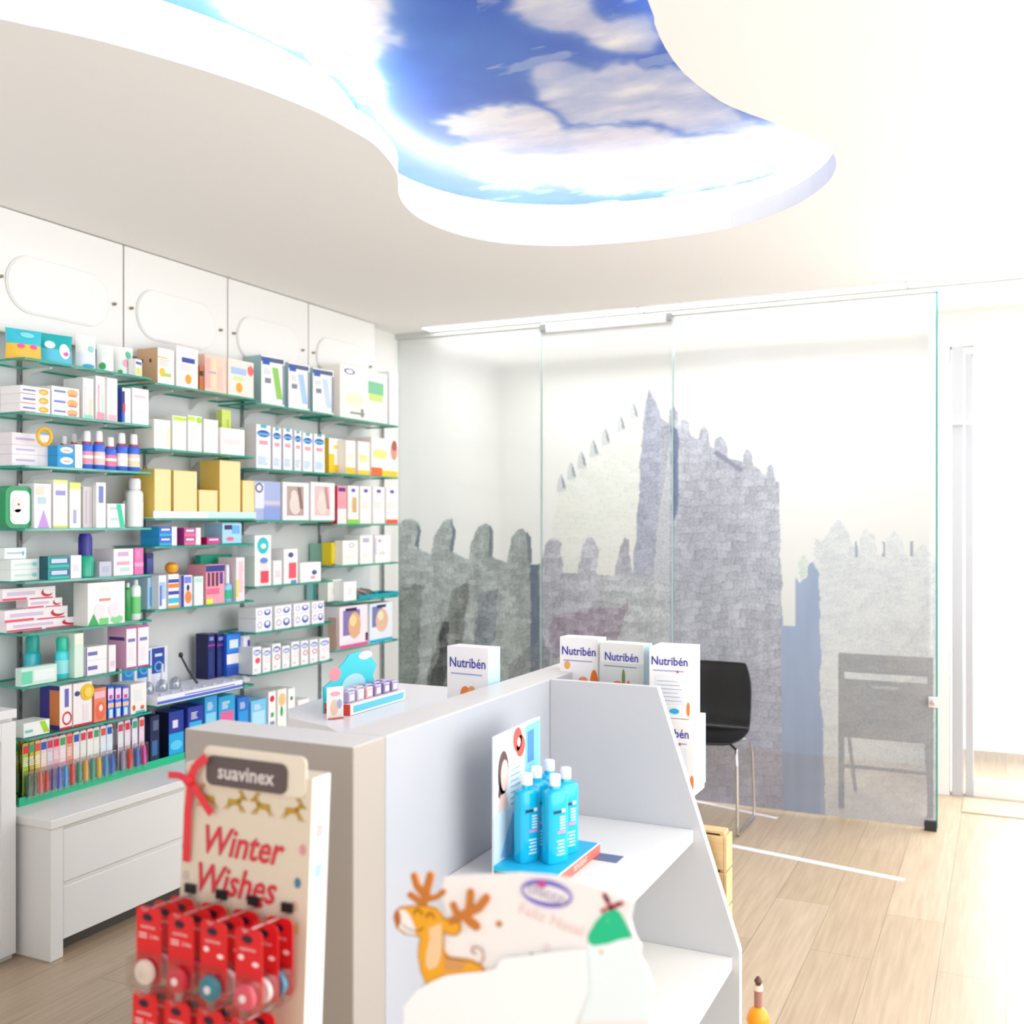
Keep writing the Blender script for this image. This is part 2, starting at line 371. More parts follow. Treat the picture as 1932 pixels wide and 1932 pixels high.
# front curtain wall
mer = [(740,1040),(748,990),(765,980),(778,978),(790,985),(794,1000),(790,1034),(796,1040),(812,1046),(822,1000),(840,982),(852,980),(860,1000),(855,1042),(868,1048),(884,1054),(893,1010),(905,992),(918,987),(930,1000),(928,1052),(942,1058),(956,1062),(968,1012),(978,1000),(988,996),(1000,1014),(1003,1052),(1001,1066),(1021,1064),(1026,1030),(1036,1016),(1046,1014),(1058,1026),(1060,1060),(1060,1078),(1090,1082),(1096,1030),(1108,1014),(1118,1014),(1130,1036),(1126,1082),(1160,1086),(1168,1034),(1180,1014),(1186,1020),(1190,1078),(1240,1100),(1262,1104),(1262,1620),(735,1620)]
paint(mer, (164,172,170), tA+lowf*.16)
paint([(1020,1064),(1026,1030),(1036,1016),(1046,1014),(1058,1026),(1060,1078),(1090,1082),(1096,1030),(1108,1014),(1118,1014),(1130,1036),(1126,1082),(1160,1086),(1168,1034),(1180,1014),(1186,1020),(1190,1078),(1262,1104),(1262,1620),(1050,1620),(1018,1200)], (178,180,188), tA*.9+lowf*.12)
paint([(1140,1090),(1168,1084),(1262,1106),(1262,1300),(1120,1300)], (186,190,194), tA)
for p_ in ([(784,984),(794,1000),(790,1034),(782,1030),(788,1005)], [(850,981),(860,1000),(855,1042),(847,1040),(854,1005)], [(924,990),(931,1002),(928,1052),(921,1048)], [(994,1002),(1002,1014),(1003,1062),(996,1058)]):
    paint(p_, (112,124,132), grain*.1, 1)
paint([(1001,1064),(1017,1066),(1018,1220),(1014,1320),(1000,1320)], (104,114,132), grain*.12+streak*.1, 2)
paint([(858,1110),(885,1090),(872,1210),(830,1380),(790,1380),(810,1250)], (112,116,112), tA+streak*.2, 6, .75)
paint([(905,1120),(940,1110),(935,1200),(890,1300),(895,1180)], (126,134,142), tA, 6, .8)
paint([(740,1100),(800,1110),(782,1330),(735,1340)], (124,132,128), tA, 6, .7)
paint([(838,1180),(852,1170),(830,1360),(795,1400),(815,1280)], (74,76,78), tA, 8, .8)
paint([(960,1250),(1030,1200),(1040,1320),(960,1330)], (128,134,138), tA, 8, .6)
paint([(1040,1160),(1180,1140),(1165,1230),(1040,1240)], (152,134,152), tA, 8, .55)
# gap, shadowed tower, right wall
paint([(1474,1125),(1502,1085),(1503,1186),(1478,1184)], (238,242,242), 0, 0)
paint([(1473,1132),(1478,1180),(1501,1182),(1500,1088),(1508,1100),(1516,1092),(1526,1064),(1536,1058),(1546,1070),(1552,1300),(1560,1620),(1480,1620),(1474,1300)], (158,174,200), lowf*.08+streak*.06, 1)
paint([(1504,1062),(1515,1045),(1526,1062),(1522,1090),(1510,1094)], (206,216,210), grain*.1)
rw = [(1536,1064),(1534,1040),(1540,1016),(1552,1020),(1566,998),(1583,978),(1600,1000),(1608,1030),(1622,1040),(1622,1012),(1633,996),(1650,1010),(1655,1046),(1670,1048),(1672,1016),(1684,1000),(1702,1018),(1712,1052),(1722,1054),(1728,1040),(1739,1026),(1756,1044),(1775,1060),(1775,1620),(1562,1620),(1548,1300),(1546,1080)]
paint(rw, (212,217,220), bricks(23, 10, .2, .06, .04)+grain*.10+lowf*.08)
for x in (1613, 1665, 1718): paint([(x,1022),(x+4,1022),(x+5,1052),(x,1050)], (158,170,182), 0, 1)
# cooler tint low down
k = np.clip((PY-1270)/260, 0, 1)*np.clip((PX-1150)/200, 0, 1)*(PX < 1480); k = (k*.45)[..., None]
R0 = R0*(1-k)+np.array([164, 170, 204])/255*k
k = (np.clip((PY-1400)/200, 0, 1)*(PX > 1548)*.5)[..., None]; R0 = R0*(1-k)+np.array([196, 200, 220])/255*k
R0 = np.clip(R0*np.array([1.0, .995, 1.005])+.05, 0, .93)
GP = vcol('printed_glass', .28, .61, .5)
GP2 = M('#2a9490', .15); GP3 = M('#bfdcd8', .2)
bx = [gw0]+[on_y(p, 1000, GY).x for p in (1022, 1270)]+[gw1]
names = [('frosted glass panel printed with a ruined castle wall, beside the glass shelves', 'glass panel'),
         ('middle frosted glass door printed with the tall castle keep and battlements', 'glass door'),
         ('widest frosted glass panel printed with castle tower, right of the glass door', 'glass panel')]
for i in range(3):
    a, c_ = bx[i], bx[i+1]; sel = (XX[0] >= a-.004) & (XX[0] <= c_+.004)
    e = empty('glass_partition' if i != 1 else 'glass_door', ((a+c_)/2, GY, 0)); tag(e, *names[i], group=None)
    oy = -.002 if i == 1 else 0
    pos = np.stack([np.clip(XX[:, sel], a+.001, c_-.001)-(a+c_)/2, np.zeros_like(XX[:, sel])+oy, ZZ[:, sel]], -1)
    grid_mesh('castle_print', pos, R0[:, sel], GP, e)
    w = (c_-a)/2-.001
    b = MB()
    b.box(-w, -w+.004, oy+.0005, oy+.009, .012, 2.53, GP3); b.box(w-(.007 if i == 2 else .004), w, oy-.004, oy+.009, .012, 2.53, GP2 if i == 2 else GP3)
    b.build('glass_edge', e)
    b = MB(); b.box(-w+.0045, w-.0075, oy+.002, oy+.009, .012, 2.53, clear('clear_pane', '#fbfdfd', .04)); b.build('pane', e)
    if i == 1:
        b = MB(); b.box(-w, w, -.022, -.0035, 2.495, 2.545, M('#c4c6c4', .3, .6)); b.box(-w, -w+.03, -.03, -.022, 2.50, 2.54, M('#5d5f60')); b.box(w-.03, w, -.03, -.022, 2.50, 2.54, M('#5d5f60'))
        b.build('top_rail', e)
    if i == 2:
        b = MB(); b.box(w-.058, w-.004, -.02, .02, 0, .045, M('#26282b')); b.build('floor_pivot', e, .002)
        b = MB(); b.box(w-.04, w+.0, -.016, -.005, .58, .63, M('#e8e8e6', .3, .3)); b.tube([(w-.02, -.016, .605), (w-.02, -.04, .605)], .012, CHROME); b.build('lock', e, .002)
slab('trim_1', (-3.26, 2.6, GY-.02, GY+.03, 2.53, CZ), M('#c9ccc8', .4))
# lit ceiling strips along the glass
LG = emis('diffuser', '#ffffff', 5)
for i, (a, c_) in enumerate(((-3.0, -1.72), (-1.705, -.425), (-.41, .87), (.885, 2.16))):
    e = empty('ceiling_light', ((a+c_)/2, 5.135, CZ))
    tag(e, ['slim recessed ceiling light above the glass, nearest the glass shelves', 'slim recessed ceiling light above the middle of the castle glass', 'slim recessed ceiling light above the right end of the glass', 'slim recessed ceiling light out over the entrance'][i], 'light', 'linear ceiling lights')
    w = (c_-a)/2
    b = MB(); b.box(-w, w, -.055, .055, -.006, -.002, LG); b.build('diffuser', e)
    b = MB(); b.box(-w-.006, w+.006, -.062, -.055, -.008, -.001, WHITE); b.box(-w-.006, w+.006, .055, .062, -.008, -.001, WHITE); b.box(-w-.006, -w, -.055, .055, -.008, -.001, WHITE); b.box(w, w+.006, -.055, .055, -.008, -.001, WHITE)
    b.build('frame', e)
# entrance door frame, far right
d = struct(empty('door_1', (-.205, 5.99, 0)))
b = MB(); AL = M('#c8cad0', .3, .2)
b.box(-.055, .0, -.04, .05, 0, 2.38, AL); b.box(.012, .05, -.025, .035, 0, 2.34, AL); b.box(1.9, 2.0, -.04, .05, 0, 2.38, AL); b.box(.05, 1.9, -.04, .05, 2.32, 2.38, WHITE); b.box(.05, 1.9, -.02, .03, 0, .09, WHITE)
b.build('door_frame', d, .002)
b = MB(); b.box(.05, 1.9, .0, .008, .09, 2.32, clear('door_pane', '#ffffff', .04)); b.build('pane', d)
b = MB(); b.box(-.1, 1.9, -.06, -.045, 1.965, 1.98, WHITE); b.build('rail', d)
slab('trim_2', (-.2, 2.6, 5.62, 5.93, .0, .006), M('#b5a68d', .6))
# thin white strips standing in for slivers of sunlight on the floor
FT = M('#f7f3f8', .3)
for (p, q, w_, lb) in (((1372, 1594), (1706, 1661), .02, 'long white tape strip stuck on the wooden floor near the counter'), ((1300, 1509), (1466, 1544), .013, 'shorter white tape strip on the wooden floor under the black chair')):  # the 'tape' strips are slivers of sunlight made as white strips
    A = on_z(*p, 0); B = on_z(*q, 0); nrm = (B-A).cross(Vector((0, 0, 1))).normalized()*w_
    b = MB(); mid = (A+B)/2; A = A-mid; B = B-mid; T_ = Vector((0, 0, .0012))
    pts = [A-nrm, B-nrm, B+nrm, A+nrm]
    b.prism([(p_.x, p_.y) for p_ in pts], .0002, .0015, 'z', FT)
    tag(b.build('floor_sun_strip', loc=(mid.x, mid.y, 0)), lb, 'floor tape')
# ================================================================ WALL SHELVING
XW = -3.26; XF = -3.02
BY = [2.458, 3.056, 3.668, 4.268, 4.878]            # bay joints along the wall
bayname = ['leftmost', 'second', 'third', 'rightmost']
sh = {'A': [2.014, 1.828, 1.645, 1.428, 1.246, 1.067, .886, .709], 'B': [2.000, 1.741, 1.465, 1.354, 1.102, .728],
      'C': [1.985, 1.692, 1.458, 1.16, .954, .767], 'D': [1.98, 1.696, 1.44, 1.23, 1.046, .806]}
rown = ['top', 'second', 'third', 'fourth', 'fifth', 'sixth', 'seventh', 'eighth']
def rowlabel(s):
    if s == 'base': return 'on the low white drawer unit'
    bay, i = s[0], int(s[1])-1
    nm = bayname['ABCD'.index(bay)]
    if i == 0: return 'top shelf, %s bay' % nm
    if i == len(sh[bay])-1: return 'lowest shelf, %s bay' % nm
    return '%s shelf down, %s bay' % (rown[i], nm)
# back panels and slotted rails
b = MB(); b.box(XW+.0005, XW+.012, 2.2, 4.93, .47, 2.2, M('#dcdedd', .5))
tag(b.build('back_panel'), 'pale back board fixed to the left wall behind the glass shelves', 'wall panel')
for k in range(5):
    y = 2.622+.608*k
    b = MB(); b.box(XW+.0125, XW+.022, y-.008, y+.008, .475, 2.18, M('#8b8e8f', .35, .5))
    for j in range(34): b.box(XW+.022, XW+.0223, y-.002, y+.002, .52+j*.048, .545+j*.048, M('#4a4c4e'))
    tag(b.build('shelf_rail'), 'slotted grey metal upright on the left wall, %s from the left' % ['first', 'second', 'third', 'fourth', 'fifth'][k], 'shelf rail', 'slotted uprights behind the glass shelves')
for bay in 'ABCD':
    bi = 'ABCD'.index(bay)
    for i, z in enumerate(sh[bay]):
        y0, y1 = BY[bi]+.004, BY[bi+1]-.004; w = (y1-y0)/2; d = XF-XW-.024
        e = empty('glass_shelf', (XW+.024, (y0+y1)/2, z-.008))
        nm = rowlabel(bay+str(i+1)); tag(e, 'clear glass shelf with green edge, '+nm.replace(' shelf', ' row' if 'down' not in nm else ''), 'glass shelf', 'glass shelves on the left wall')
        pts = [(0, -w), (d-.018, -w), (d-.005, -w+.005), (d, -w+.018), (d, w-.018), (d-.005, w-.005), (d-.018, w), (0, w)]
        b = MB(); b.prism(pts, 0, .008, 'z', GLASS, GLASSEDGE); b.build('pane', e)
        for yy in (-w+.17, w-.17):
            b = MB(); b.prism([(0.0, -.0005), (d-.07, -.0005), (d-.075, -.006), (.04, -.018), (.0, -.05)], yy-.004, yy+.004, 'y', M('#e4e5e4', .35)); b.build('bracket', e)
# header sign boards with oval plates
for k in range(4):
    y0, y1 = BY[k]-.002+.004, BY[k+1]-.006
    e = empty('sign_board', (-3.18, (y0+y1)/2, 2.12)); w = (y1-y0)/2
    tag(e, 'blank white header board with raised oval plate above the %s bay of shelves' % bayname[k], 'sign board', None)
    b = MB(); b.box(-.012, 0, -w, w, .0, .436, M('#f0efec', .5)); b.build('board', e, .002)
    b = MB()
    n_ = 40; pts = [(-.012+math.copysign(.128, math.cos(t))+.104*math.cos(t), .185+.104*math.sin(t)) for t in [2*PI*(j+.5)/n_ for j in range(n_)]]
    b.prism(pts, .0005, .006, 'x', M('#e9e8e5', .5)); b.build('plate', e, .0015)
    b = MB(); pts = [(-.012+math.copysign(.128, math.cos(t))+.098*math.cos(t), .185+.098*math.sin(t)) for t in [2*PI*(j+.5)/n_ for j in range(n_)]]
    b.prism(pts, .0062, .0085, 'x', M('#f1f0ee', .5)); b.build('plate_face', e, .001)
    for yy in (-w+.03, w-.05):
        b = MB(); b.tube([(.0, yy, .19), (.014, yy, .19)], .006, M('#8f8873', .3, .6)); b.build('standoff_screw', e)
    b = MB(); b.box(-.067, -.0125, -.01, .01, .15, .19, GREYMET); b.build('wall_fixing', e)
# base drawer unit
LY0 = 2.41
e = empty('drawer_unit', (-2.835, LY0, 0)); tag(e, 'long low white drawer unit under the glass shelves, two drawers high', 'drawer unit')
DW = M('#efefec', .35); DS = M('#e9e7e2', .4)
for a_ in (0, 2.35): b = MB(); b.box(-.424, .0, a_, a_+.052, 0, .44, DW); b.build('side_panel', e, .003)
b = MB(); b.box(-.424, .012, -.008, 2.41, .44, .47, DW); b.build('top', e, .003)
b = MB(); b.box(-.42, -.03, .056, 2.35, .05, .435, DS); b.box(-.40, -.06, .056, 2.35, .0, .05, M('#4b463f')); b.build('carcass', e)
for k in range(3):
    for j in range(2):
        a = .058+k*.764; z0 = .055+j*.19
        b = MB(); b.box(-.029, -.008, a, a+.76, z0, z0+.176, DW); f = b.build('drawer', e, .003)
        b = MB(); b.box(-.029, -.014, a+.002, a+.758, z0+.1765, z0+.188, DS); b.build('grip_channel', f)
# taller cabinet at far left
e = empty('low_cabinet', (-2.964, 1.9, 0)); tag(e, 'waist-high white cabinet at the left edge, in front of the drawer unit', 'cabinet')
b = MB(); b.box(-.27, -.022, -.7, .485, .0, .80, DW); b.build('carcass', e)
b = MB(); b.box(-.28, 0, -.7, .487, .80, .83, DW); b.build('top', e, .003)
for k in range(2):
    a = -.7+k*.595
    b = MB(); b.box(-.021, -.008, a+.004, a+.588, .02, .79, DW); f = b.build('door', e, .002)
    b = MB(); b.box(-.008, 0, a+.004, a+.06, .02, .79, DW); b.box(-.008, 0, a+.532, a+.588, .02, .79, DW); b.box(-.008, 0, a+.06, a+.532, .73, .79, DW); b.box(-.008, 0, a+.06, a+.532, .02, .08, DW); b.build('door_frame', f, .002)
# ================================================================ PRODUCTS
PAL = {}
items = []
def zmax(s):
    i = int(s[1])-1; return sh[s[0]][i-1]-.0205 if i else 2.6
def zs(s): return .4705 if s == 'base' else sh[s[0]][int(s[1])-1]+.0006
def reg(o, s, desc, cat, y):
    items.append((o, s, desc, cat, y))
def decals(mb, x, y0, y1, z0, z1, dec, flip=1):
    for q_, d_ in enumerate(dec):
        u0, u1, v0, v1, c_ = d_[:5]; kind = d_[5] if len(d_) > 5 else 'r'; e_ = .0004+.0002*q_
        ya, yb = y0+(y1-y0)*u0, y0+(y1-y0)*u1; za, zb = z0+(z1-z0)*v0, z0+(z1-z0)*v1
        m = M(c_)
        if kind == 'r': mb.plate([(x+e_, ya, za), (x+e_, yb, za), (x+e_, yb, zb), (x+e_, ya, zb)], m)
        elif kind == 'e':
            cy, cz, ry, rz = (ya+yb)/2, (za+zb)/2, (yb-ya)/2, (zb-za)/2
            mb.plate([(x+e_, cy+ry*math.cos(2*PI*k/16), cz+rz*math.sin(2*PI*k/16)) for k in range(16)], m)
        elif kind == 't': mb.plate([(x+e_, ya, za), (x+e_, yb, za), (x+e_, (ya+yb)/2, zb)], m)
        elif kind == 'd': mb.plate([(x+e_, ya+(yb-ya)*.45, za), (x+e_, yb, za), (x+e_, ya+(yb-ya)*.55, zb), (x+e_, ya, zb)], m)
        elif kind == 'o':
            cy, cz, ry, rz = (ya+yb)/2, (za+zb)/2, (yb-ya)/2, (zb-za)/2
            for k in range(16):
                t, t2 = 2*PI*k/16, 2*PI*(k+1)/16
                mb.plate([(x+e_, cy+ry*math.cos(t)*q, cz+rz*math.sin(t)*q) for q in (1, .7)]+[(x+e_, cy+ry*math.cos(t2)*q, cz+rz*math.sin(t2)*q) for q in (.7, 1)], m)
        elif kind == 'l':       # rows of small print
            nl = max(1, int((zb-za)/.006))
            for k in range(nl):
                zz = za+(zb-za)*(k+.25)/nl; yy = yb-(yb-ya)*random.random()*.35
                mb.plate([(x+e_, ya, zz), (x+e_, yy, zz), (x+e_, yy, zz+(zb-za)/nl*.45), (x+e_, ya, zz+(zb-za)/nl*.45)], m)
random.seed(11)
def BOX(s, x0, x1, yt, base, dec, desc, dep=.10, dx=0, side=None, sdec=(), zb=None, yb=None, top=None, name='product_box', rot=0, cat='box', ybase=None):
    """a carton whose front spans pixels x0..x1 on its shelf"""
    X = -3.035-dx
    if s == 'base': X = -2.90-dx
    y0 = on_x(x0+.6, 900, X).y; y1 = on_x(x1-.6, 900, X).y
    z0 = zs(s) if zb is None else zb
    zt = on_x(x0, yt, X).z if isinstance(yt, (int, float)) else yt[0]
    if s != 'base' and name != 'x': zt = min(zt, zmax(s))
    w = y1-y0; h = max(.01, zt-z0); m = M(base)
    dep = min(dep, X-(XW+.026)) if s != 'base' else dep
    if s[1:] == '1': dep = min(dep, .11)
    queue.append(dict(s=s, X=X, y0=y0, w=w, z0=z0, h=h, dep=dep, base=base, dec=dec, desc=desc, side=side, top=top, sdec=sdec, name=name, rot=rot, cat=cat))
    return z0+h+.0006
queue = []
def flush_boxes():
    placed = []
    for q in sorted(queue, key=lambda q: (q['X'], q['y0'])):
        for p in placed:
            if p['s'] != q['s'] or q['z0'] >= p['z0']+p['h'] or p['z0'] >= q['z0']+q['h']: continue
            ov = min(q['y0']+q['w'], p['y0']+p['w'])-max(q['y0'], p['y0'])
            if ov <= 0 or q['X']-q['dep'] >= p['X']: continue
            if q['X']-p['X'] > .013: q['dep'] = q['X']-p['X']-.002
            elif q['y0'] >= p['y0']: d = p['y0']+p['w']+.001-q['y0']; q['y0'] += d; q['w'] = max(.008, q['w']-d)
            else: q['w'] = max(.008, p['y0']-.001-q['y0'])
        placed.append(q)
        m = M(q['base']); w, h, dep = q['w'], q['h'], q['dep']
        b = MB(); b.box(-dep, 0, 0, w, 0, h, m, {'-y': M(q['side'] or q['base']), '+z': M(q['top'] or q['base'])})
        decals(b, 0, 0, w, 0, h, q['dec'])
        for d_ in q['sdec']:
            u0, u1, v0, v1, c_ = d_; b.plate([(-dep*(1-u0), -.0004, h*v0), (-dep*(1-u1), -.0004, h*v0), (-dep*(1-u1), -.0004, h*v1), (-dep*(1-u0), -.0004, h*v1)], M(c_))
        if q['rot']:
            b.v = [tuple(Matrix.Rotation(q['rot'], 3, 'Z') @ Vector((p_[0]+dep/2, p_[1]-w/2, p_[2]))+Vector((-dep/2, w/2, 0))) for p_ in b.v]
        o = b.build(q['name'], loc=(q['X'], q['y0'], q['z0'])); reg(o, q['s'], q['desc'], q['cat'], q['y0'])
def STACK(s, x0, x1, yts, base, dec, desc, **k):
    z = zs(s)
    for yt in yts:
        z = BOX(s, x0, x1, yt, base, dec, desc, zb=z, **k)
def POUCH(s, x0, x1, yt, c1, c2, dec, desc, dx=.03, name='wipes_pouch', dep=.05, tilt=0, cat='pouch'):
    X = -3.035-dx-dep/2; y0 = on_x(x0+.6, 900, X).y; y1 = on_x(x1-.6, 900, X).y; z0 = zs(s); h = on_x(x0, yt, X).z-z0; w = y1-y0
    b = MB(); nu, nv = 8, 8; vs = []
    for sgn in (1, -1):
        for j in range(nv+1):
            for i in range(nu+1):
                u, v = i/nu, j/nv; th = dep/2*max(0, math.sin(PI*u))**.5*(1-v**3)*.98+.001
                vs.append((sgn*th, (u-.5)*w*(1-.05*math.sin(PI*v)), v*h))
    N = (nu+1)*(nv+1); f1 = []; f2 = []
    for j in range(nv):
        for i in range(nu):
            a = j*(nu+1)+i; q = (a, a+1, a+nu+2, a+nu+1)
            (f1 if j >= nv*.5 else f2).append(q); (f1 if j >= nv*.5 else f2).append(tuple(N+t for t in q[::-1]))
    rim = [j*(nu+1) for j in range(nv+1)]; rim2 = [j*(nu+1)+nu for j in range(nv+1)]
    f2 += [(rim[j+1], rim[j], N+rim[j], N+rim[j+1]) for j in range(nv)]+[(rim2[j], rim2[j+1], N+rim2[j+1], N+rim2[j]) for j in range(nv)]
    f1 += [(nv*(nu+1)+i+1, nv*(nu+1)+i, N+nv*(nu+1)+i, N+nv*(nu+1)+i+1) for i in range(nu)]; f2 += [(i, i+1, N+i+1, N+i) for i in range(nu)]
    b.add(vs, f1, M(c1)); b.f = b.f; b.add(vs, f2, M(c2))
    for d_ in dec:
        u0, u1, v0, v1, c_ = d_[:5]
        cy, cz, ry, rz = ((u0+u1)/2-.5)*w, (v0+v1)/2*h, (u1-u0)/2*w, (v1-v0)/2*h
        pts = []
        for k in range(14):
            yy, zz = cy+ry*math.cos(2*PI*k/14), cz+rz*math.sin(2*PI*k/14); u, v = yy/w+.5, zz/h
            pts.append((dep/2*max(0, math.sin(PI*min(max(u, 0), 1)))**.5*(1-v**3)+.0025, yy, zz))
        b.add(pts+[(dep/2*math.sin(PI*((u0+u1)/2))**.5*(1-((v0+v1)/2)**3)+.003, cy, cz)], [(k, (k+1) % 14, 14) for k in range(14)], M(c_))
    o = b.build(name, smooth=True, loc=(X, (y0+y1)/2, z0)); o.rotation_euler = (0, 0, -.25); reg(o, s, desc, cat, y0)
def BOTTLE(s, x0, x1, yt, body, cap, desc, dx=.02, caph=.25, label=None, neck=.35, shoulder=.12, name='bottle', zb=None, flat=.7, capr=None, collar=None, dome=None, lab2=None):
    X0 = -3.035-dx
    if s == 'base': X0 = -2.95-dx
    y0 = on_x(x0, 900, X0).y; y1 = on_x(x1, 900, X0).y; r = (y1-y0)/2*.98; X = X0-r*flat
    z0 = zs(s) if zb is None else zb; h = min(on_x(x0, yt, X0).z, zmax(s))-z0; hb = h*(1-caph)
    e = empty(name, (X, (y0+y1)/2, z0)); reg(e, s, desc, 'bottle', y0)
    b = MB(); b.lathe([(r*.85, 0), (r, .004), (r, hb*(1-shoulder)), (r*.85, hb*(1-shoulder*.4)), (r*neck*1.05, hb)], M(body, .25), 18, sx=flat)
    b.build('body', e, smooth=True)
    cr = r*(capr or neck*1.2); b = MB(); b.lathe([(cr, 0), (cr, h*caph*.8), (cr*.8, h*caph)], M(cap, .3), 16, (0, 0, hb), sx=1 if not dome else flat)
    b.build('cap', e, smooth=True)
    if collar: b = MB(); b.lathe([(r*.8, 0), (r*.8, h*.05)], M(collar, .3), 16, (0, 0, hb-h*.03), sx=flat*1.05); b.build('collar', e)
    if label:
        b = MB(); b.lathe([(r*1.012, hb*.18), (r*1.012, hb*.66)], M(label, .4), 18, sx=flat)
        b.f = b.f[:-2]; b.m = b.m[:-2]; L_ = b.build('label', e, smooth=True)
    if lab2:
        b = MB(); b.lathe([(r*1.02, hb*.40), (r*1.02, hb*.52)], M(lab2, .4), 18, sx=flat); b.f = b.f[:-2]; b.m = b.m[:-2]; b.build('label_band', e, smooth=True)
NV = '#2e3192'; CYN = '#23b5e8'; TL = '#1fc3c0'; RD = '#e5243b'; YL = '#f6c62c'; PK = '#ee5aa0'; GN = '#2fae57'; OR = '#f0862f'; WH = '#f7f5f2'; MG = '#c8348a'; LV = '#9d8fd0'; BL = '#2a56c4'
# --- A1
POUCH('A1', 14, 74, 616, '#37c5d8', '#f3c243', [(.25,.45,.35,.5,PK), (.6,.8,.35,.5,PK), (.35,.75,.72,.9,'#8fe3ee')], 'turquoise and yellow wipes pouch')
POUCH('A1', 78, 132, 626, '#12b3b8', '#58c9e4', [(.5,.85,.2,.7,WH), (.62,.8,.3,.45,PK), (.1,.4,.5,.75,'#e9fbff')], 'turquoise wipes pouch with white patch')
POUCH('A1', 144, 178, 630, WH, '#e9f2f6', [(.2,.8,.05,.16,'#2aa9d6'), (.5,.8,.5,.7,'#9be0e0')], 'white refill pouch with blue foot')
POUCH('A1', 184, 213, 648, '#eef3f2', '#f7f7f7', [(.05,.35,.1,.35,GN)], 'white pouch with green corner')
POUCH('A1', 217, 248, 652, WH, '#eef7f2', [(.5,.8,.6,.85,'#4fcf9e'), (.3,.6,.3,.55,'#f4b8d0'), (.1,.3,.05,.2,GN)], 'white pouch with green and pink print')
BOX('A1', 251, 270, 676, WH, [(.05,.9,.7,.85,BL), (.1,.8,.1,.5,'#dfe66e')], 'small tilted white and yellow packet', dep=.03, rot=.3)
# --- B1
BOX('B1', 297, 329, 655, WH, [(.0,.6,.72,.76,'#e0d080'), (.1,.45,.2,.45,YL,'e'), (.3,.8,.22,.32,'#b8d060'), (.1,.85,.5,.7,'#d9d2c4','l')], 'white carton with yellow fruit and brown side', side='#dcb48a', sdec=[(.2,.3,.6,.7,'#5b3a20'), (.6,.7,.6,.7,'#5b3a20')], dep=.15)
BOX('B1', 332, 374, 651, WH, [(.25,.85,.62,.74,'#3343a8'), (.4,.7,.1,.34,'#f0a51f','e'), (.15,.8,.4,.56,'#ddd6cc','l')], 'white carton with navy label and orange dot')
BOX('B1', 376, 384, 690, '#c56a2a', [(0,1,.6,.8,'#2c1d14')], 'thin brown packet between two cartons', dep=.08)
BOX('B1', 386, 428, 667, '#fbd3c0', [(.0,.25,.1,.9,'#f8b7ac'), (.35,.5,.1,.9,'#fce0b6'), (.6,.8,.1,.7,'#f9c4b6'), (.1,.5,.5,.56,'#b9b2c6')], 'peach striped carton')
BOX('B1', 430, 479, 675, '#fbe9df', [(.3,.55,.1,.38,'#f2a51e','e'), (.1,.7,.6,.78,'#a9c7f0'), (.75,1,.62,.9,'#ef6a66','e'), (.2,.6,.42,.55,'#d9e7a8')], 'pale peach carton with red heart')
# --- C1
for x0, x1, yt, lf, dsc in ((497, 537, 669, '#8fce5a', 'white tilted carton with green leaf'), (548, 584, 683, '#a8cdf0', 'white tilted carton with pale blue panel'), (594, 629, 693, '#c9def5', 'white tilted carton with blue drop')):
    BOX('C1', x0, x1, yt, WH, [(0,.95,.88,.97,'#4e5f86'), (.05,.35,.82,.95,'#2c57b8'), (.45,.9,.15,.78,lf,'d'), (.9,1,.05,.86,'#8b94a6'), (.15,.4,.45,.55,'#7f87a0'), (.1,.4,.62,.74,'#ccd4e0','l')], dsc, side='#9fc4c6', dep=.12, rot=-.12, dx=.015)
# --- D1
BOX('D1', 641, 731, 686, '#f9f7ee', [(.08,.30,.84,.95,'#4a55ae','o'), (.58,.92,.55,.80,'#7bc79a'), (.6,.9,.42,.56,'#cfe27c'), (.2,.5,.1,.14,'#8d948a'), (.42,.48,.06,.22,'#8d948a'), (.1,.5,.25,.5,'#f3edcf','e')], 'large white carton with green picture', dep=.14)
BOX('D1', 734, 752, 700, '#f4f0f4', [(.2,.8,.5,.8,'#e3dcec')], 'narrow white carton at shelf end')
# --- A2
STACK('A2', 38, 95, (760, 742, 726), '#f8f5f5', [(.08,.5,.4,.62,'#7f86c8'), (.6,.95,.1,.85,'#f6b04e','e'), (0,.5,.02,.12,'#ef8a6a'), (.65,.85,.3,.6,'#fbd469','e')], 'flat white carton with orange print')
STACK('A2', 97, 150, (766, 746, 727), '#f8f5f5', [(.08,.5,.4,.62,'#7f86c8'), (.55,.95,.1,.85,'#f8b673','e'), (.6,.9,.1,.3,'#ee7b63')], 'flat white carton with peach print')
BOX('A2', 156, 177, 712, WH, [(.1,.25,.1,.8,'#f6d5dc'), (.55,.9,.1,.5,'#f3e0c0'), (.1,.9,.0,.1,'#9fdbc8')], 'tall white carton with pastel stripes')
BOX('A2', 180, 199, 708, WH, [(.2,.4,.1,.8,'#f3b7c6'), (.6,.8,.1,.6,'#c9e8d8'), (.1,.9,.0,.18,'#f2a0b4')], 'tall white carton with pink foot', dx=.01)
BOX('A2', 201, 222, 712, WH, [(.3,.5,.1,.7,'#d8efe0'), (.1,.9,.0,.15,'#f0bac8')], 'tall white carton with faint green stripe')
BOX('A2', 230, 247, 731, WH, [(.0,.3,.3,.9,'#2f2f86'), (.05,.35,.3,.55,'#e0234c'), (.0,.3,.02,.3,'#2a6ad8')], 'white carton with navy and red stripe', side='#3b57b4')
BOX('A2', 249, 281, 731, '#faf8f8', [(.1,.8,.75,.8,'#f3c6c0'), (.15,.7,.2,.4,'#dcdcea','l')], 'plain white carton at shelf end')
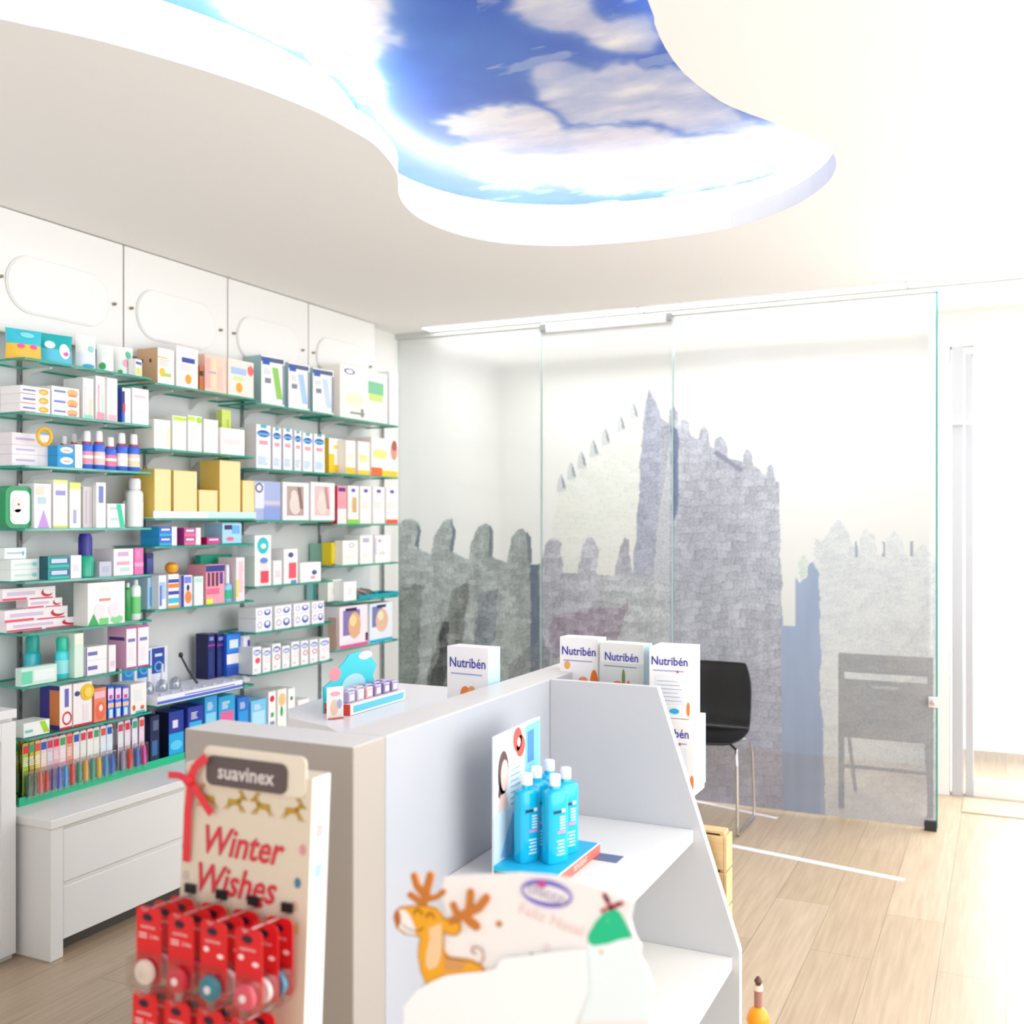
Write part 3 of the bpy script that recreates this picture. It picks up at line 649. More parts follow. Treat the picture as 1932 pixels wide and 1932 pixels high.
# --- A3
STACK('A3', 22, 94, (856, 838, 815), '#f1eaee', [(.1,.6,.4,.6,'#c3b7d6'), (.7,.95,.1,.9,'#f7f0ee')], 'long white carton with lilac print', dx=.05)
BOTTLE('A3', 118, 131, 822, '#e8b8c2', '#f3f0f0', 'clear bottle with red collar behind the blue carton', dx=.10, collar='#c01824', capr=.7)
BOTTLE('A3', 137, 150, 818, '#e8b8c2', '#f3f0f0', 'clear bottle with red collar behind the white bottles', dx=.10, collar='#c01824', capr=.7)
STACK('A3', 108, 140, (859, 840), '#1f9fe0', [(.15,.95,.25,.9,'#eef5fb','e'), (.35,.75,.45,.6,'#f0a9a0')], 'blue carton with white oval', dx=.0)
BOX('A3', 141, 156, 838, '#f8f8fa', [(.1,.8,.1,.4,'#d8e6f4')], 'white carton end beside blue cartons')
for x0, x1, yt, pc in ((160, 180, 812, '#f29ab0'), (183, 203, 812, '#f6d2c8'), (205, 224, 824, '#ee7aa0'), (226, 246, 816, '#f3e8e6'), (249, 269, 818, '#f6dcb8')):
    BOTTLE('A3', x0, x1, yt, '#3f6fe0', '#f6f2f4', 'blue and white bottle with red collar', caph=.3, label=pc, collar='#c01824', neck=.55, capr=.62, dome=1, lab2=WH)
# --- A4
BOX('A4', 64, 97, 912, '#f3eef6', [(.2,.9,.0,.42,'#c79be0','t'), (.2,.7,.55,.7,'#b9d4d8'), (.1,.6,.75,.95,'#e8dcc8')], 'white gift pack with purple corner', dep=.08)
BOX('A4', 100, 128, 905, '#fbf7ea', [(.15,.85,.68,.78,'#a497d6'), (.0,1,.93,1,'#eef08e'), (.0,1,.0,.05,'#dbe34e')], 'cream carton with lilac label')
BOX('A4', 131, 153, 910, '#faf8f0', [(.0,1,.86,1,'#e6ee74'), (.3,.6,.1,.4,'#b4a8dc')], 'white carton with lime top band')
BOX('A4', 156, 177, 918, '#dcd6d4', [(.2,.4,.1,.9,'#c8c0c4'), (.6,.8,.1,.9,'#d2cad0')], 'translucent grey pack', dx=.02)
BOX('A4', 181, 200, 910, WH, [(.25,.75,.55,.92,'#7d86c4')], 'tall white carton with upright blue label')
BOX('A4', 202, 236, 950, '#f4f9f7', [(.15,.6,.75,.85,'#b9d9d0'), (.2,.6,.3,.42,'#c9d9d8'), (.5,1,.02,.98,'#2fd0a2','d')], 'white carton with green diagonal stripe')
BOTTLE('A4', 238, 255, 925, '#f6f0f2', '#f0c9d6', 'white bottle with pink cap', dx=.07)
BOTTLE('A4', 250, 277, 902, '#f4f6f3', '#f7f8f7', 'white lotion bottle with rounded shoulders', label='#eef4ee', neck=.5, caph=.22)
e = empty('brush_pack', (-3.05, on_x(37, 900, -3.05).y, zs('A4'))); reg(e, 'A4', 'green rounded gift pack with teddy print', 'pack', 2.3)
w_ = .055; hh = .145
b = MB(); b.prism(rrect(-w_, w_, 0, hh, .03), -.06, 0, 'x', M('#12995a', .35)); b.build('case', e, .003)
b = MB(); b.prism(rrect(-w_+.016, w_-.016, .014, hh-.016, .02), .0004, .003, 'x', M('#e9f6ee')); b.prism([(-.012+.02*math.cos(t), .08+.026*math.sin(t)) for t in [k*PI/8 for k in range(16)]], .0032, .005, 'x', M('#f3e3da')); b.prism([(-.008+.028*math.cos(t), .042+.024*math.sin(t)) for t in [k*PI/8 for k in range(16)]], .0032, .005, 'x', M('#f6efec')); b.prism([(-.008+.004*math.cos(t), .082+.004*math.sin(t)) for t in [k*PI/4 for k in range(8)]], .0052, .006, 'x', M('#7b4a3a')); b.build('print', e)
# --- A5
STACK('A5', 20, 86, (1076, 1056), '#eef5f0', [(.1,.7,.4,.6,'#cfe6dc'), (.6,.75,.3,.7,'#8fd8d8','e')], 'white carton with pale green print', dx=.045)
BOX('A5', 8, 50, 1034, '#eef6f2', [(.1,.8,.45,.6,'#b7c9c9'), (.8,.9,.3,.7,'#4fc0cf','e')], 'small white carton on top of two others', dx=.06, zb=on_x(20, 1056, -3.08).z+.0012)
STACK('A5', 90, 131, (1073, 1050), '#16a08e', [(.1,1,.35,.85,'#3d55a8'), (.15,.9,.42,.78,'#cfd9f2'), (.1,1,.05,.25,'#28c0b4')], 'teal and navy carton', side='#0d5a66')
BOX('A5', 133, 154, 1048, '#f4f2f6', [(.2,.7,.3,.6,'#e4e0f0')], 'white carton beside teal cartons')
BOTTLE('A5', 158, 184, 1006, '#12b08c', '#26228c', 'teal bottle with tall navy cap', caph=.5, capr=.78, neck=.9, dx=.0, flat=.9)
BOX('A5', 187, 211, 1060, '#c9cbd8', [(.2,.8,.3,.7,'#b8bcd0')], 'small silver grey carton')
BOX('A5', 214, 252, 1036, '#f6eef4', [(.2,.75,.72,.88,'#d4b0d2'), (.15,.8,.4,.52,'#f2a8b8'), (.3,.8,.15,.3,'#c9e2dc')], 'white carton with pink lettering')
BOX('A5', 253, 271, 1034, '#ee72b4', [(.0,1,.3,.45,'#f7a6cf'), (.2,.6,.6,.9,'#f590c4')], 'bright pink carton at shelf end')
# --- A6
z = zs('A6')
for i, (x0, x1, yt) in enumerate(((12, 155, 1176), (8, 128, 1153), (52, 118, 1132), (4, 105, 1112))):
    z = BOX('A6', x0, x1, yt, '#f8eef0', [(0,.45,.02,.22,'#ef4a6a'), (.08,.6,.4,.7,'#d9c6da'), (.72,.95,.15,.85,'#c81428','e'), (.76,.97,.35,.95,'#f8eef0','e'), (.5,.95,.02,.12,'#d8203a')], ['long white and red toothpaste carton, bottom of stack', 'long white and red toothpaste carton, second in stack', 'short white and red toothpaste carton, third in stack', 'white and red toothpaste carton, topmost of stack'][i], zb=z, dep=.06, dx=.075, name='toothpaste_box')
BOX('A6', 165, 236, 1094, '#f7f8f3', [(.0,.3,.0,.28,GN,'t'), (.3,.55,.0,.16,'#7ad47a'), (.6,.95,.0,.2,'#8adc92','e'), (.15,.45,.15,.5,'#f6e9ec','e'), (.55,.9,.15,.5,'#f2eaee','e'), (.3,.6,.56,.62,'#ef8f86'), (.3,.7,.75,.9,'#ece4de','l')], 'wide white carton with green leaves')
BOTTLE('A6', 239, 251, 1100, '#2f9c50', '#e8f0ec', 'slim green and white tube', caph=.12)
BOTTLE('A6', 253, 270, 1094, '#eef7ef', '#dfe9e6', 'white tube with green leaf', label='#6fd07a', caph=.12)
# --- A7
BOX('A7', 40, 108, 1262, '#d4efe2', [(0,.3,.1,.8,'#6fd8b0'), (.35,.95,.2,.8,'#eef8f2')], 'flat mint green carton', dep=.03, dx=.0)
BOTTLE('A7', 55, 84, 1200, '#2bb4c2', '#12a89a', 'turquoise bottle with green cap', dx=.1, caph=.38, capr=.72, neck=.7)
BOTTLE('A7', 112, 135, 1204, '#38d6dc', '#14c4a4', 'bright turquoise bottle with green cap beside mint carton', dx=.02, caph=.32, capr=.72, neck=.7, label='#9cecee')
BOX('A7', 140, 158, 1196, '#dff2e2', [(.1,.9,.75,.98,'#f6f4e0')], 'tall pale green carton')
STACK('A7', 161, 202, (1248, 1222), '#f8f5f4', [(.1,.55,.35,.62,'#6c70b4'), (.0,.06,0,1,'#7a5ab0')], 'white carton with blue word')
BOX('A7', 205, 219, 1218, '#f8f0f2', [(.2,.8,.2,.4,'#f2cdd8')], 'narrow white carton beside the tall pink-edged cartons')
for a, c_ in ((238, 258), (260, 281)):
    BOX('A7', a, c_, 1174, '#f9f3f4', [(0,1,0,.04,'#d13a96'), (0,1,.96,1,'#d13a96'), (.15,.85,.64,.72,'#7f80c0'), (.2,.8,.2,.5,'#efe6ea','l')], 'tall white carton with magenta edges', side='#f2b6d8', sdec=[(.1,.9,.68,.76,'#4a3f98')])
# --- A8
BOX('A8', 44, 94, 1366, '#f6faf4', [(.6,1,.1,.95,'#a8dc28','d'), (.05,.35,.3,.5,'#7ccfc0')], 'flat white carton with lime diagonal', dep=.08)
BOX('A8', 112, 136, 1294, '#f9f3f1', [(.4,.75,.5,.92,'#6a6ab8'), (.2,1,.08,.4,'#d9303a','o'), (0,1,0,.05,'#d12a3a')], 'tall white carton with red ring', side='#3a3490', sdec=[(.5,1,.1,.9,'#e98a4a')])
BOX('A8', 138, 174, 1287, '#f9f1f0', [(.05,.35,.7,.82,'#3c3a7c','e'), (0,1,0,.05,'#d12a3a'), (.5,.8,.1,.5,'#f0e6e6')], 'tall white carton with navy dot')
b = MB(); b.prism([(.030*math.cos(t), .03+.030*math.sin(t)) for t in [k*PI/10 for k in range(20)]], -.01, 0, 'x', M('#f2c522')); b.prism([(.018*math.cos(t), .03+.018*math.sin(t)) for t in [k*PI/10 for k in range(20)]], .0004, .003, 'x', M('#f8d95a'))
reg(b.build('round_toy', loc=(-3.031, on_x(166, 900, -3.03).y, on_x(160, 1322, -3.03).z), bevel=.002), 'A8', 'round yellow disc in front of the tall cartons', 'toy', 2.9)
BOX('A8', 177, 201, 1300, '#f08a62', [(.1,.9,.05,.6,'#ee6a4a','e'), (.4,.7,.3,.5,'#fbe9dc','e'), (0,.9,.7,.9,'#f3c0d0')], 'orange patterned pack')
for a, c_ in ((203, 215), (217, 229), (231, 243)):
    BOX('A8', a, c_, 1297, '#3a7cf0', [(0,1,.6,.95,'#f4d8ee'), (.2,.8,.62,.75,'#d24aa8'), (0,1,.35,.5,'#f4c8a8'), (.2,.8,.04,.3,'#c9f2f8'), (0,1,0,.04,'#ee3a6a')], 'blue toothbrush pack with pink print', side='#233fb0')
BOX('A8', 246, 277, 1292, '#f8f4ee', [(.1,.3,.1,.3,'#e8622a','e'), (.6,.85,.1,.25,'#e8622a','e'), (.3,.9,.0,.08,'#2bc0c8'), (.2,.8,.4,.8,'#e4eaf0','l')], 'white pack with orange dots')
# --- base: green tray of blister packs
e = empty('display_tray', (-3.06, on_x(40, 1500, -3.05).y, .4705)); tag(e, 'long green display tray on the low white drawer unit', 'tray')
ty0 = on_x(40, 1500, -3.05).y; ty1 = on_x(352, 1425, -3.05).y; tw = ty1-ty0; TG = M('#12c08a', .3)
b = MB(); b.box(-.15, 0, 0, tw, 0, .006, TG); b.box(-.004, 0, 0, tw, .006, .03, TG); b.box(-.15, -.146, 0, tw, .006, .05, TG); b.box(-.146, -.004, 0, .004, .006, .03, M('#0d7a50')); b.box(-.146, -.004, tw-.004, tw, .006, .03, TG); b.build('tray', e)
pc = [(42,'#a8c840','#2f6a40'),(53,'#c8b040','#48604a'),(64,'#e8d070','#e8622a'),(76,'#f0d8c8','#d8342a'),(88,'#d8c8d8','#5a4a98'),(100,'#f0b8c0','#3a62d0'),(112,'#f4e0e0','#2aa0e8'),(125,'#f0a080','#e0402a'),(138,'#f2ece8','#2aa880'),(151,'#eeece0','#f0b83a'),(164,'#f0f4f0','#28b090'),(176,'#f2f0e4','#e8c83a'),(189,'#e8eef4','#4aa0e0'),(201,'#d8ecf8','#2a7ad8'),(222,'#e8e4ec','#a8a0b8'),(235,'#eee0ec','#e84a3a'),(249,'#e8e6f2','#3a7ad0'),(262,'#f4d0e4','#e03aa8')]
for i, (px, c1, c2) in enumerate(pc):
    for row in range(2):
        X = -3.07-row*.055; y0 = on_x(px, 1400, -3.07).y+row*.006; y1 = y0+.030; z0 = .4775; h = .205-.0*row
        e = empty('blister_pack', (X, (y0+y1)/2, z0)); w = (y1-y0)/2-.001
        reg(e, 'base', 'hanging blister pack in the green tray, %s row' % ('front' if row == 0 else 'back'), 'blister pack', y0)
        b = MB(); b.prism(rrect(-w, w, 0, h, .006, 3), -.001, 0, 'x', M(c1))
        decals(b, 0, -w, w, 0, h, [(.1,.9,.82,.95,[RD,'#3aa86a','#e8524a',BL,'#d83a5a'][(i+row) % 5]), (.1,.9,.6,.76,WH,'l'), (.2,.8,.03,.12,'#f4f4f4')])
        b.build('backing_card', e)
        b = MB(); b.lathe([(w*.55, 0), (w*.8, .01), (w*.8, .05), (w*.45, .075)], M(c2, .2), 12, (.012, 0, .02), sx=.7); b.build('soother', e, smooth=True)
        b = MB(); b.box(.0003, .026, -w*.9, w*.9, .01, .11, CLEARP); b.build('blister', e, .004)
# base, further right
BOX('base', 318, 347, 1345, '#123a9c', [(.0,1,.0,.55,'#18a8e4'), (.1,.7,.6,.9,'#2a3a9c'), (.25,.6,.66,.82,'#e8e4f8'), (.1,.9,.2,.4,'#5ad0f0','e')], 'tall navy and cyan carton in the right end of the long green tray', side='#0c1440', dep=.075, dx=.168, zb=.4777)
BOX('base', 283, 301, 1352, '#101c4c', [(.2,.8,.2,.5,'#2a6a9c'), (.3,.9,.7,.9,'#5a6a8c')], 'dark navy carton left of the cyan one in the green tray', dx=.168, zb=.4777, dep=.06)
for a, c_, yt, b1, b2, dsc in ((354, 384, 1336, '#2a3aa8', CYN, 'blue and cyan carton'), (386, 410, 1316, '#3aa8e4', '#8ad8f4', 'sky blue carton'), (412, 444, 1316, '#28a8dc', '#e86aa0', 'turquoise carton with pink print'), (448, 470, 1318, '#2a78d4', '#2a9ce4', 'plain blue carton'), (473, 503, 1324, '#7fcdf2', '#b8e6fa', 'light blue carton')):
    BOX('base', a, c_, yt, b1, [(.1,.9,.35,.7,b2), (.2,.7,.75,.9,WH,'l')], dsc, dx=.16)
BOX('base', 506, 521, 1306, WH, [(.2,.8,.75,.9,RD,'e'), (.3,.7,.4,.5,GN), (.2,.8,.2,.3,'#8a92b0')], 'white carton with red apple picture', dx=.16)
BOX('base', 523, 541, 1302, '#f8f6ee', [(.1,.9,.6,.9,'#f6c888','e'), (.3,.6,.35,.6,GN,'e')], 'white carton with peach fruit picture', dx=.16)
BOX('base', 543, 557, 1300, '#faf8f6', [(.3,.7,.7,.8,'#3a8a4a','e'), (.2,.5,.4,.5,'#e05a7a','e'), (.5,.9,.2,.3,'#b83a6a','e')], 'white carton with scattered coloured dots', dx=.16)
BOX('base', 562, 584, 1322, '#fbf4f2', [(.3,.7,.4,.6,'#f29aa4','e')], 'white carton with one pink dot', dx=.16)
# --- B2
BOX('B2', 290, 322, 790, '#fbf8ee', [(.1,.8,.5,.52,'#e8e0c8'), (.8,.95,.1,.8,'#eef4c8')], 'cream carton, left of the lime sign', dx=.0)
BOX('B2', 325, 352, 783, '#fcf8f0', [(.05,1,.86,.97,'#c2ee3a'), (.15,.8,.2,.6,'#f4e4dc','l')], 'cream carton with lime band')
BOX('B2', 354, 381, 783, '#fcf6f2', [(0,.5,.86,.97,'#c2ee3a'), (.6,1,.8,.98,'#a8e020','e'), (.15,.8,.2,.6,'#f4e0e0','l')], 'cream carton with lime leaf')
BOX('B2', 384, 412, 790, '#fcf6f4', [(.15,.8,.2,.6,'#f0e6e4','l')], 'plain cream carton', dx=.01)
BOX('B2', 416, 462, 806, '#fdf4f2', [(.1,.8,.4,.6,'#f7e2e0')], 'low cream carton at shelf end')
BOX('B2', 418, 436, 772, '#e8f47a', [(.5,1,.2,.8,'#bfe028','d')], 'lime packet behind the low cream carton', dx=.13, dep=.03)
# --- B3
e = empty('carton_tray', (-3.03, on_x(290, 970, -3.03).y, zs('B3'))); y0_ = on_x(290, 970, -3.03).y; w = on_x(483, 970, -3.03).y-y0_
b = MB(); b.box(-.18, 0, 0, w, 0, .003, M(WH)); b.box(-.003, 0, 0, w, .003, .028, M('#f6fafa')); b.box(-.0025, .0004, w*.5, w, .001, .027, M('#cdeef0')); b.build('tray', e)
tag(e, 'white card tray holding the plain cream cartons, third row of second bay', 'tray')
zt3 = zs('B3')+.0036
for a, c_, yt, dsc in ((291, 323, 884, 'plain cream carton in white tray, leftmost'), (327, 372, 887, 'wide plain cream carton in white tray'), (375, 411, 924, 'low plain cream carton in white tray'), (414, 454, 868, 'tallest plain cream carton in white tray'), (457, 480, 906, 'narrow plain cream carton, right end of white tray')):
    BOX('B3', a, c_, yt, '#fbe2a4', [(.0,1,.98,1,'#f3d28a')], dsc, zb=zt3, side='#ecc860', dx=.006, dep=.11)
# --- B4
STACK('B4', 300, 334, (1013, 994), '#2a78d8', [(.05,.65,.55,.9,'#33389a'), (.1,.6,.6,.82,'#e4e8f6'), (.0,.68,.05,.3,'#1fb0dc'), (.7,1,0,1,'#f2eef2')], 'cyan and navy carton', side='#1ba0e0')
STACK('B4', 347, 379, (1013, 996), '#e05a9c', [(.05,.65,.5,.9,'#5a3a8c'), (.1,.6,.55,.82,'#f6e4ee'), (.0,.68,.05,.3,'#f2708c'), (.7,1,0,1,'#f6eef2')], 'magenta and purple carton', side='#c8408c')
BOX('B4', 390, 415, 1014, '#d8408c', [(.1,.95,.5,.9,'#5a3a8c'), (.15,.9,.55,.82,'#f6d4ea')], 'single low magenta carton', side='#c4005c')
BOX('B4', 419, 456, 984, '#a8dcf2', [(.1,.5,.7,.92,'#3a2a6c'), (.5,.9,.5,.9,'#6ab4f0'), (.2,.6,.15,.35,'#f06a8a','e'), (.0,1,.0,.04,'#1a8a9c')], 'pale blue carton with dark label')
# --- B5
BOX('B5', 276, 290, 1044, '#3a2f80', [(.1,.9,.2,.9,'#5a68b4')], 'dark purple carton behind the blue packs', dx=.12)
BOX('B5', 278, 296, 1090, '#b8dcf2', [(.2,.7,.1,.7,'#5ab4ec')], 'pale blue toothbrush pack, left shelf end', dx=.04)
BOX('B5', 299, 314, 1086, '#eef2f8', [(.1,.9,.3,.8,'#a8c8ec'), (.1,.4,.1,.7,'#6a7ac0')], 'white and blue toothbrush pack')
BOX('B5', 317, 338, 1084, '#f4f0f0', [(.0,1,.75,.85,'#2f3fa8'), (.0,1,.6,.72,'#f2863a'), (0,1,.4,.5,'#2f3fa8'), (0,1,.15,.3,'#3ac0dc'), (0,1,0,.08,'#f0a03a')], 'pack striped navy orange and cyan')
b = MB(); b.lathe([(.008, 0), (.021, .006), (.027, .02), (.024, .036), (.01, .046)], M('#f2a81e', .3), 16)
reg(b.build('toy_ball', smooth=True, loc=(-3.075, on_x(329, 1070, -3.06).y, on_x(317, 1084, -3.035).z+.0008)), 'B5', 'small orange ball lying on a striped pack', 'toy', 3.15)
BOX('B5', 341, 363, 1086, '#e8e6f6', [(.0,.25,0,1,'#2a26a4'), (.35,.95,.1,.5,'#f08a3a','e'), (.5,.75,.5,.7,'#26204c','e'), (.3,.9,.75,.95,'#7a8ae0')], 'pack with navy edge and orange figure')
BOX('B5', 366, 384, 1088, '#e8f8f0', [(.2,.7,.1,.8,'#f8fcf6'), (.1,.9,.8,.95,'#b8e8dc')], 'pale green and white pack')
BOX('B5', 388, 424, 1066, '#f6a4b4', [(.0,1,.82,.98,'#28348c'), (.08,.22,.45,.8,'#6a2a50'), (.3,.44,.45,.8,'#6a2a50'), (.52,.66,.45,.8,'#6a2a50'), (.74,.9,.5,.8,'#3a3a9c'), (.05,.7,.25,.4,'#ee6a8c'), (.0,.35,.0,.14,'#e8f04a')], 'pink pack with dark vials')
BOX('B5', 378, 438, 1048, '#17a884', [(.1,.9,.2,.8,'#1a8a94')], 'green pack standing behind the pink one', dx=.14, dep=.03)
BOTTLE('B5', 426, 442, 1066, '#8fc4e8', '#e8f0f8', 'pale blue bottle brush with handle', caph=.5, dx=.0, label='#12b884')
BOX('B5', 445, 462, 1052, '#f8e8ec', [(.0,.3,.1,.5,'#f0e45a'), (.3,.9,.2,.9,'#f2aab8','l')], 'white and pink pack at shelf end')
# --- B6: white tilted display with electric toothbrushes
y0_ = on_x(297, 1300, -3.0).y; w = on_x(458, 1300, -3.0).y-y0_; zz = zs('B6')
e = empty('toothbrush_display', (-3.0, y0_, zz)); tag(e, 'white and blue counter display of electric toothbrushes on the second bay', 'display')
b = MB(); b.box(-.21, .0, 0, w, 0, .035, M('#eef0fa')); b.box(-.001, .0006, 0, w, .004, .016, M('#4a6ad4')); b.box(-.001, .0006, w*.3, w*.9, .02, .024, M('#3a3a9c')); b.build('base', e, .003)
for j in range(8): b = MB(); b.tube([(-.02, w*(.08+.12*j), .0355), (-.02, w*(.08+.12*j), .043)], .008, M('#c8c8e8')); b.build('button', e)
b = MB(); b.box(-.21, -.20, 0, w*.52, .0355, .20, M('#f2f4fa'))
for j, c_ in enumerate(('#1f8ce0', '#1a78d0', '#2a48a8')):
    a = .012+j*(w*.52-.02)/3; wd = (w*.52-.02)/3-.012
    b.box(-.1995, -.197, a, a+wd, .075+j*.008, .185+j*.005, M(c_)); decals(b, -.197, a, a+wd, .08, .18, [(.2,.8,.8,.92,'#dff0fc'), (.15,.85,.15,.6,'#6ac4f4','o')])
b.build('back_card', e)
for j in range(3):
    b = MB(); b.lathe([(.022, 0), (.024, .02), (.018, .04), (.006, .048)], clear('dome_plastic', '#e4e8ee', .25, .1), 14, (-.09, .04+j*.075, .0355)); b.build('clear_dome', e, smooth=True)
    b = MB(); b.lathe([(.010, 0), (.012, .02), (.006, .06), (.004, .10)], M('#f6f6fa', .2), 10, (-.15, .03+j*.075, .0355)); b.build('toothbrush', e, smooth=True)
b = MB(); b.tube([(-.10, w*.66, .036), (-.13, w*.62, .09), (-.15, w*.57, .155)], [.005, .0045, .004], M('#0f1218', .2)); b.lathe([(.008, 0), (.01, .01), (.006, .02)], M('#0f1218', .2), 10, (-.15, w*.57, .15)); b.build('black_toothbrush', e, smooth=True)
for a, c_ in ((392, 406), (409, 424)):
    BOX('B6', a, c_, 1197, '#1c2470', [(0,1,.72,.77,'#8a3a9c'), (.2,.8,.85,.93,'#8a96d8'), (.1,.9,.1,.6,'#2a4a8c','l')], 'dark navy carton with purple line', dx=.10, zb=zz+.0362, dep=.07, side='#141850')
BOX('B6', 427, 455, 1197, '#2a62d8', [(0,1,.55,.97,'#2a8ae8'), (.2,.8,.65,.85,'#e8f2fc'), (0,1,.28,.52,'#f8f4f4'), (0,1,.0,.2,'#1f4cb0')], 'blue and white electric toothbrush carton', dx=.08, zb=zz+.0362, dep=.09)
BOX('B6', 459, 472, 1200, '#f4eef6', [(.6,1,.1,.9,'#4a3a9c')], 'white carton with purple edge', dx=.06, dep=.09)
# --- C2
for k, (x0, x1, yt) in enumerate(((464, 478, 806), (483, 511, 800), (514, 531, 806), (534, 552, 808), (555, 569, 812), (571, 590, 816), (592, 613, 818))):
    BOX('C2', x0, x1, yt, '#f8f8fa', [(.05,.95,.72,.88,'#2f3aa8','e'), (.1,.9,.76,.82,'#4ab4e4'), (.2,.8,.55,.64,'#f0a0b0'), (.1,.9,.08,.28,'#8cc0e0','l'), (.3,.7,.93,1,'#38b8c8')], ['slim carton with navy oval', 'wide carton with navy oval'][k == 1], side='#e9e4ee', dx=.06 if k == 0 else 0)
# --- D2
BOX('D2', 620, 649, 826, '#fdf8ee', [(0,.35,0,.55,'#f8d42a'), (.35,1,0,.25,'#f8c21e'), (.3,.95,.72,.8,'#f8d860')], 'white carton with yellow foot', side='#f4c830', dx=.05)
BOX('D2', 652, 671, 830, '#fdf8f0', [(0,1,0,.2,'#f8c82a'), (.2,.8,.4,.6,'#f4ecd4')], 'narrow white carton with yellow foot')
BOX('D2', 675, 698, 832, '#fdf4ee', [(0,1,0,.14,'#f8d03a'), (.1,.8,.4,.6,'#f8e8a0')], 'white carton beside the one with orange patch')
BOX('D2', 700, 751, 824, '#fdf0ea', [(0,1,0,.16,'#f8cc2a'), (.0,.4,.0,.22,'#ee6a22'), (.05,.6,.45,.7,'#f8e48a','e'), (.72,.98,.45,.95,'#d89a86','e'), (.76,.96,.7,.98,'#a8584a','e')], 'wide white carton with baby picture and orange patch')
# --- C3
BOX('C3', 481, 529, 907, '#a9b7e0', [(.0,.35,.3,.95,'#e4e6f6'), (.0,.3,.7,.95,'#262c54','o'), (.35,1,.4,.5,'#d8c8d8'), (.35,1,.0,.35,'#8ea2dc')], 'lilac carton with dark round logo', side='#e8eaf4')
for a, c_, dsc in ((533, 583, 'white carton with brown photo'), (586, 632, 'white carton with pink and grey photo')):
    BOX('C3', a, c_, 909, '#fbf4f4', [(.15,.8,.12,.9,'#b8a49c' if a < 560 else '#e6c4c4'), (.25,.7,.15,.7,'#e6d8d0','e'), (.55,.78,.3,.88,'#8c6e68' if a < 560 else '#c8888c','d'), (.3,.55,.5,.8,'#f0dcd2','e')], dsc)
# --- D3
BOX('D3', 636, 654, 916, '#f4a0aa', [(0,1,0,.4,'#f6ece8'), (.1,.9,.85,.95,'#5a2a8c')], 'pink and white carton with red side', side='#d8244c')
for k, (a, c_, cc) in enumerate(((656, 677, '#8ad83a'), (679, 701, '#f4e8dc'), (703, 726, '#f2e4dc'), (728, 751, '#ee5a3a'))):
    BOX('D3', a, c_, 916+k, '#fbf6f2', [(0,1,0,.12 if k in (0, 3) else .04,cc), (.3,.7,.83,.93,'#6a50b8','e'), (.1,.9,.4,.6,'#e8dcd0','l')]+([(.4,.8,.3,.7,'#d8b070')] if k == 0 else []), ['white carton with lime foot', 'white carton with purple dot', 'second white carton with purple dot', 'white carton with red corner'][k])
# --- C4
z = BOX('C4', 480, 512, 1050, WH, [(.3,.8,.0,.9,'#f4e4e6'), (.35,.85,.1,.5,'#e84a5a'), (.3,.8,.75,.95,'#6a90d0','e')], 'white carton with red print', side='#dcebe2')
BOX('C4', 480, 512, 1010, '#f2f8f8', [(.15,.85,.1,.9,'#2cc4cc','e'), (.35,.7,.35,.6,'#e8f0fa','e')], 'white carton with cyan ball logo, on another carton', zb=z)
BOX('C4', 515, 532, 1058, '#f8f4f4', [(.2,.8,.3,.6,'#e8dce0')], 'plain white carton between two red printed ones')
BOX('C4', 535, 562, 1036, '#fbf6f6', [(.3,.7,.75,.9,'#4a5a8c','e'), (.35,.9,.15,.6,'#ea5a6a'), (.5,.9,.0,.1,'#7a90c8')], 'tall white carton with red print')
BOX('C4', 566, 606, 1062, '#fbf8f4', [(.55,.8,.35,.6,'#4a5a9c','e'), (.5,.7,.15,.3,'#f0a0b0')], 'wide low white carton')
# --- D4
BOX('D4', 611, 622, 1026, '#b8e0cc', [(0,1,.5,.9,'#b4bce4')], 'thin pale green pack', side='#9cd0b8', dx=.11)
BOX('D4', 625, 642, 1024, '#f6d81e', [(0,1,0,.06,'#a8482a'), (.2,.8,.3,.8,'#f8e24a')], 'yellow pack', dx=.05)
BOX('D4', 646, 676, 1020, '#f9f7f2', [(.4,.75,.7,.9,'#b4b4a8','o'), (.1,.8,.2,.4,'#eee8dc','l')], 'white carton with grey ring logo')
BOX('D4', 679, 704, 1010, '#faf8f6', [(.2,.7,.75,.9,'#c0b8d0'), (.2,.7,.2,.4,'#f0e4dc','l')], 'white carton with lilac mark')
BOX('D4', 707, 737, 1010, '#faf8f6', [(.0,.1,.3,.9,'#d8d0e4'), (.2,.4,.75,.85,'#bcb4cc'), (.3,.6,.3,.4,'#f0d8c8')], 'white carton with faint lilac stripe')
# --- C5
for row, (yt, nm) in enumerate(((1168, 'lower'), (1148, 'upper'))):
    for a, c_ in ((482, 514), (518, 550), (554, 585), (588, 612)):
        X_ = -3.035; zb_ = zs('C5') if row == 0 else on_x(482, 1168, X_).z+.0012
        BOX('C5', a, c_, (on_x(482, yt, X_).z,), '#f9f8fa', [(.1,.38,.25,.75,'#b8a8dc','o'), (.5,.9,.2,.8,'#3a5cc0','e'), (.58,.82,.4,.75,'#f4f4fc','e')], 'white carton with blue disc, %s of two' % nm, zb=zb_)
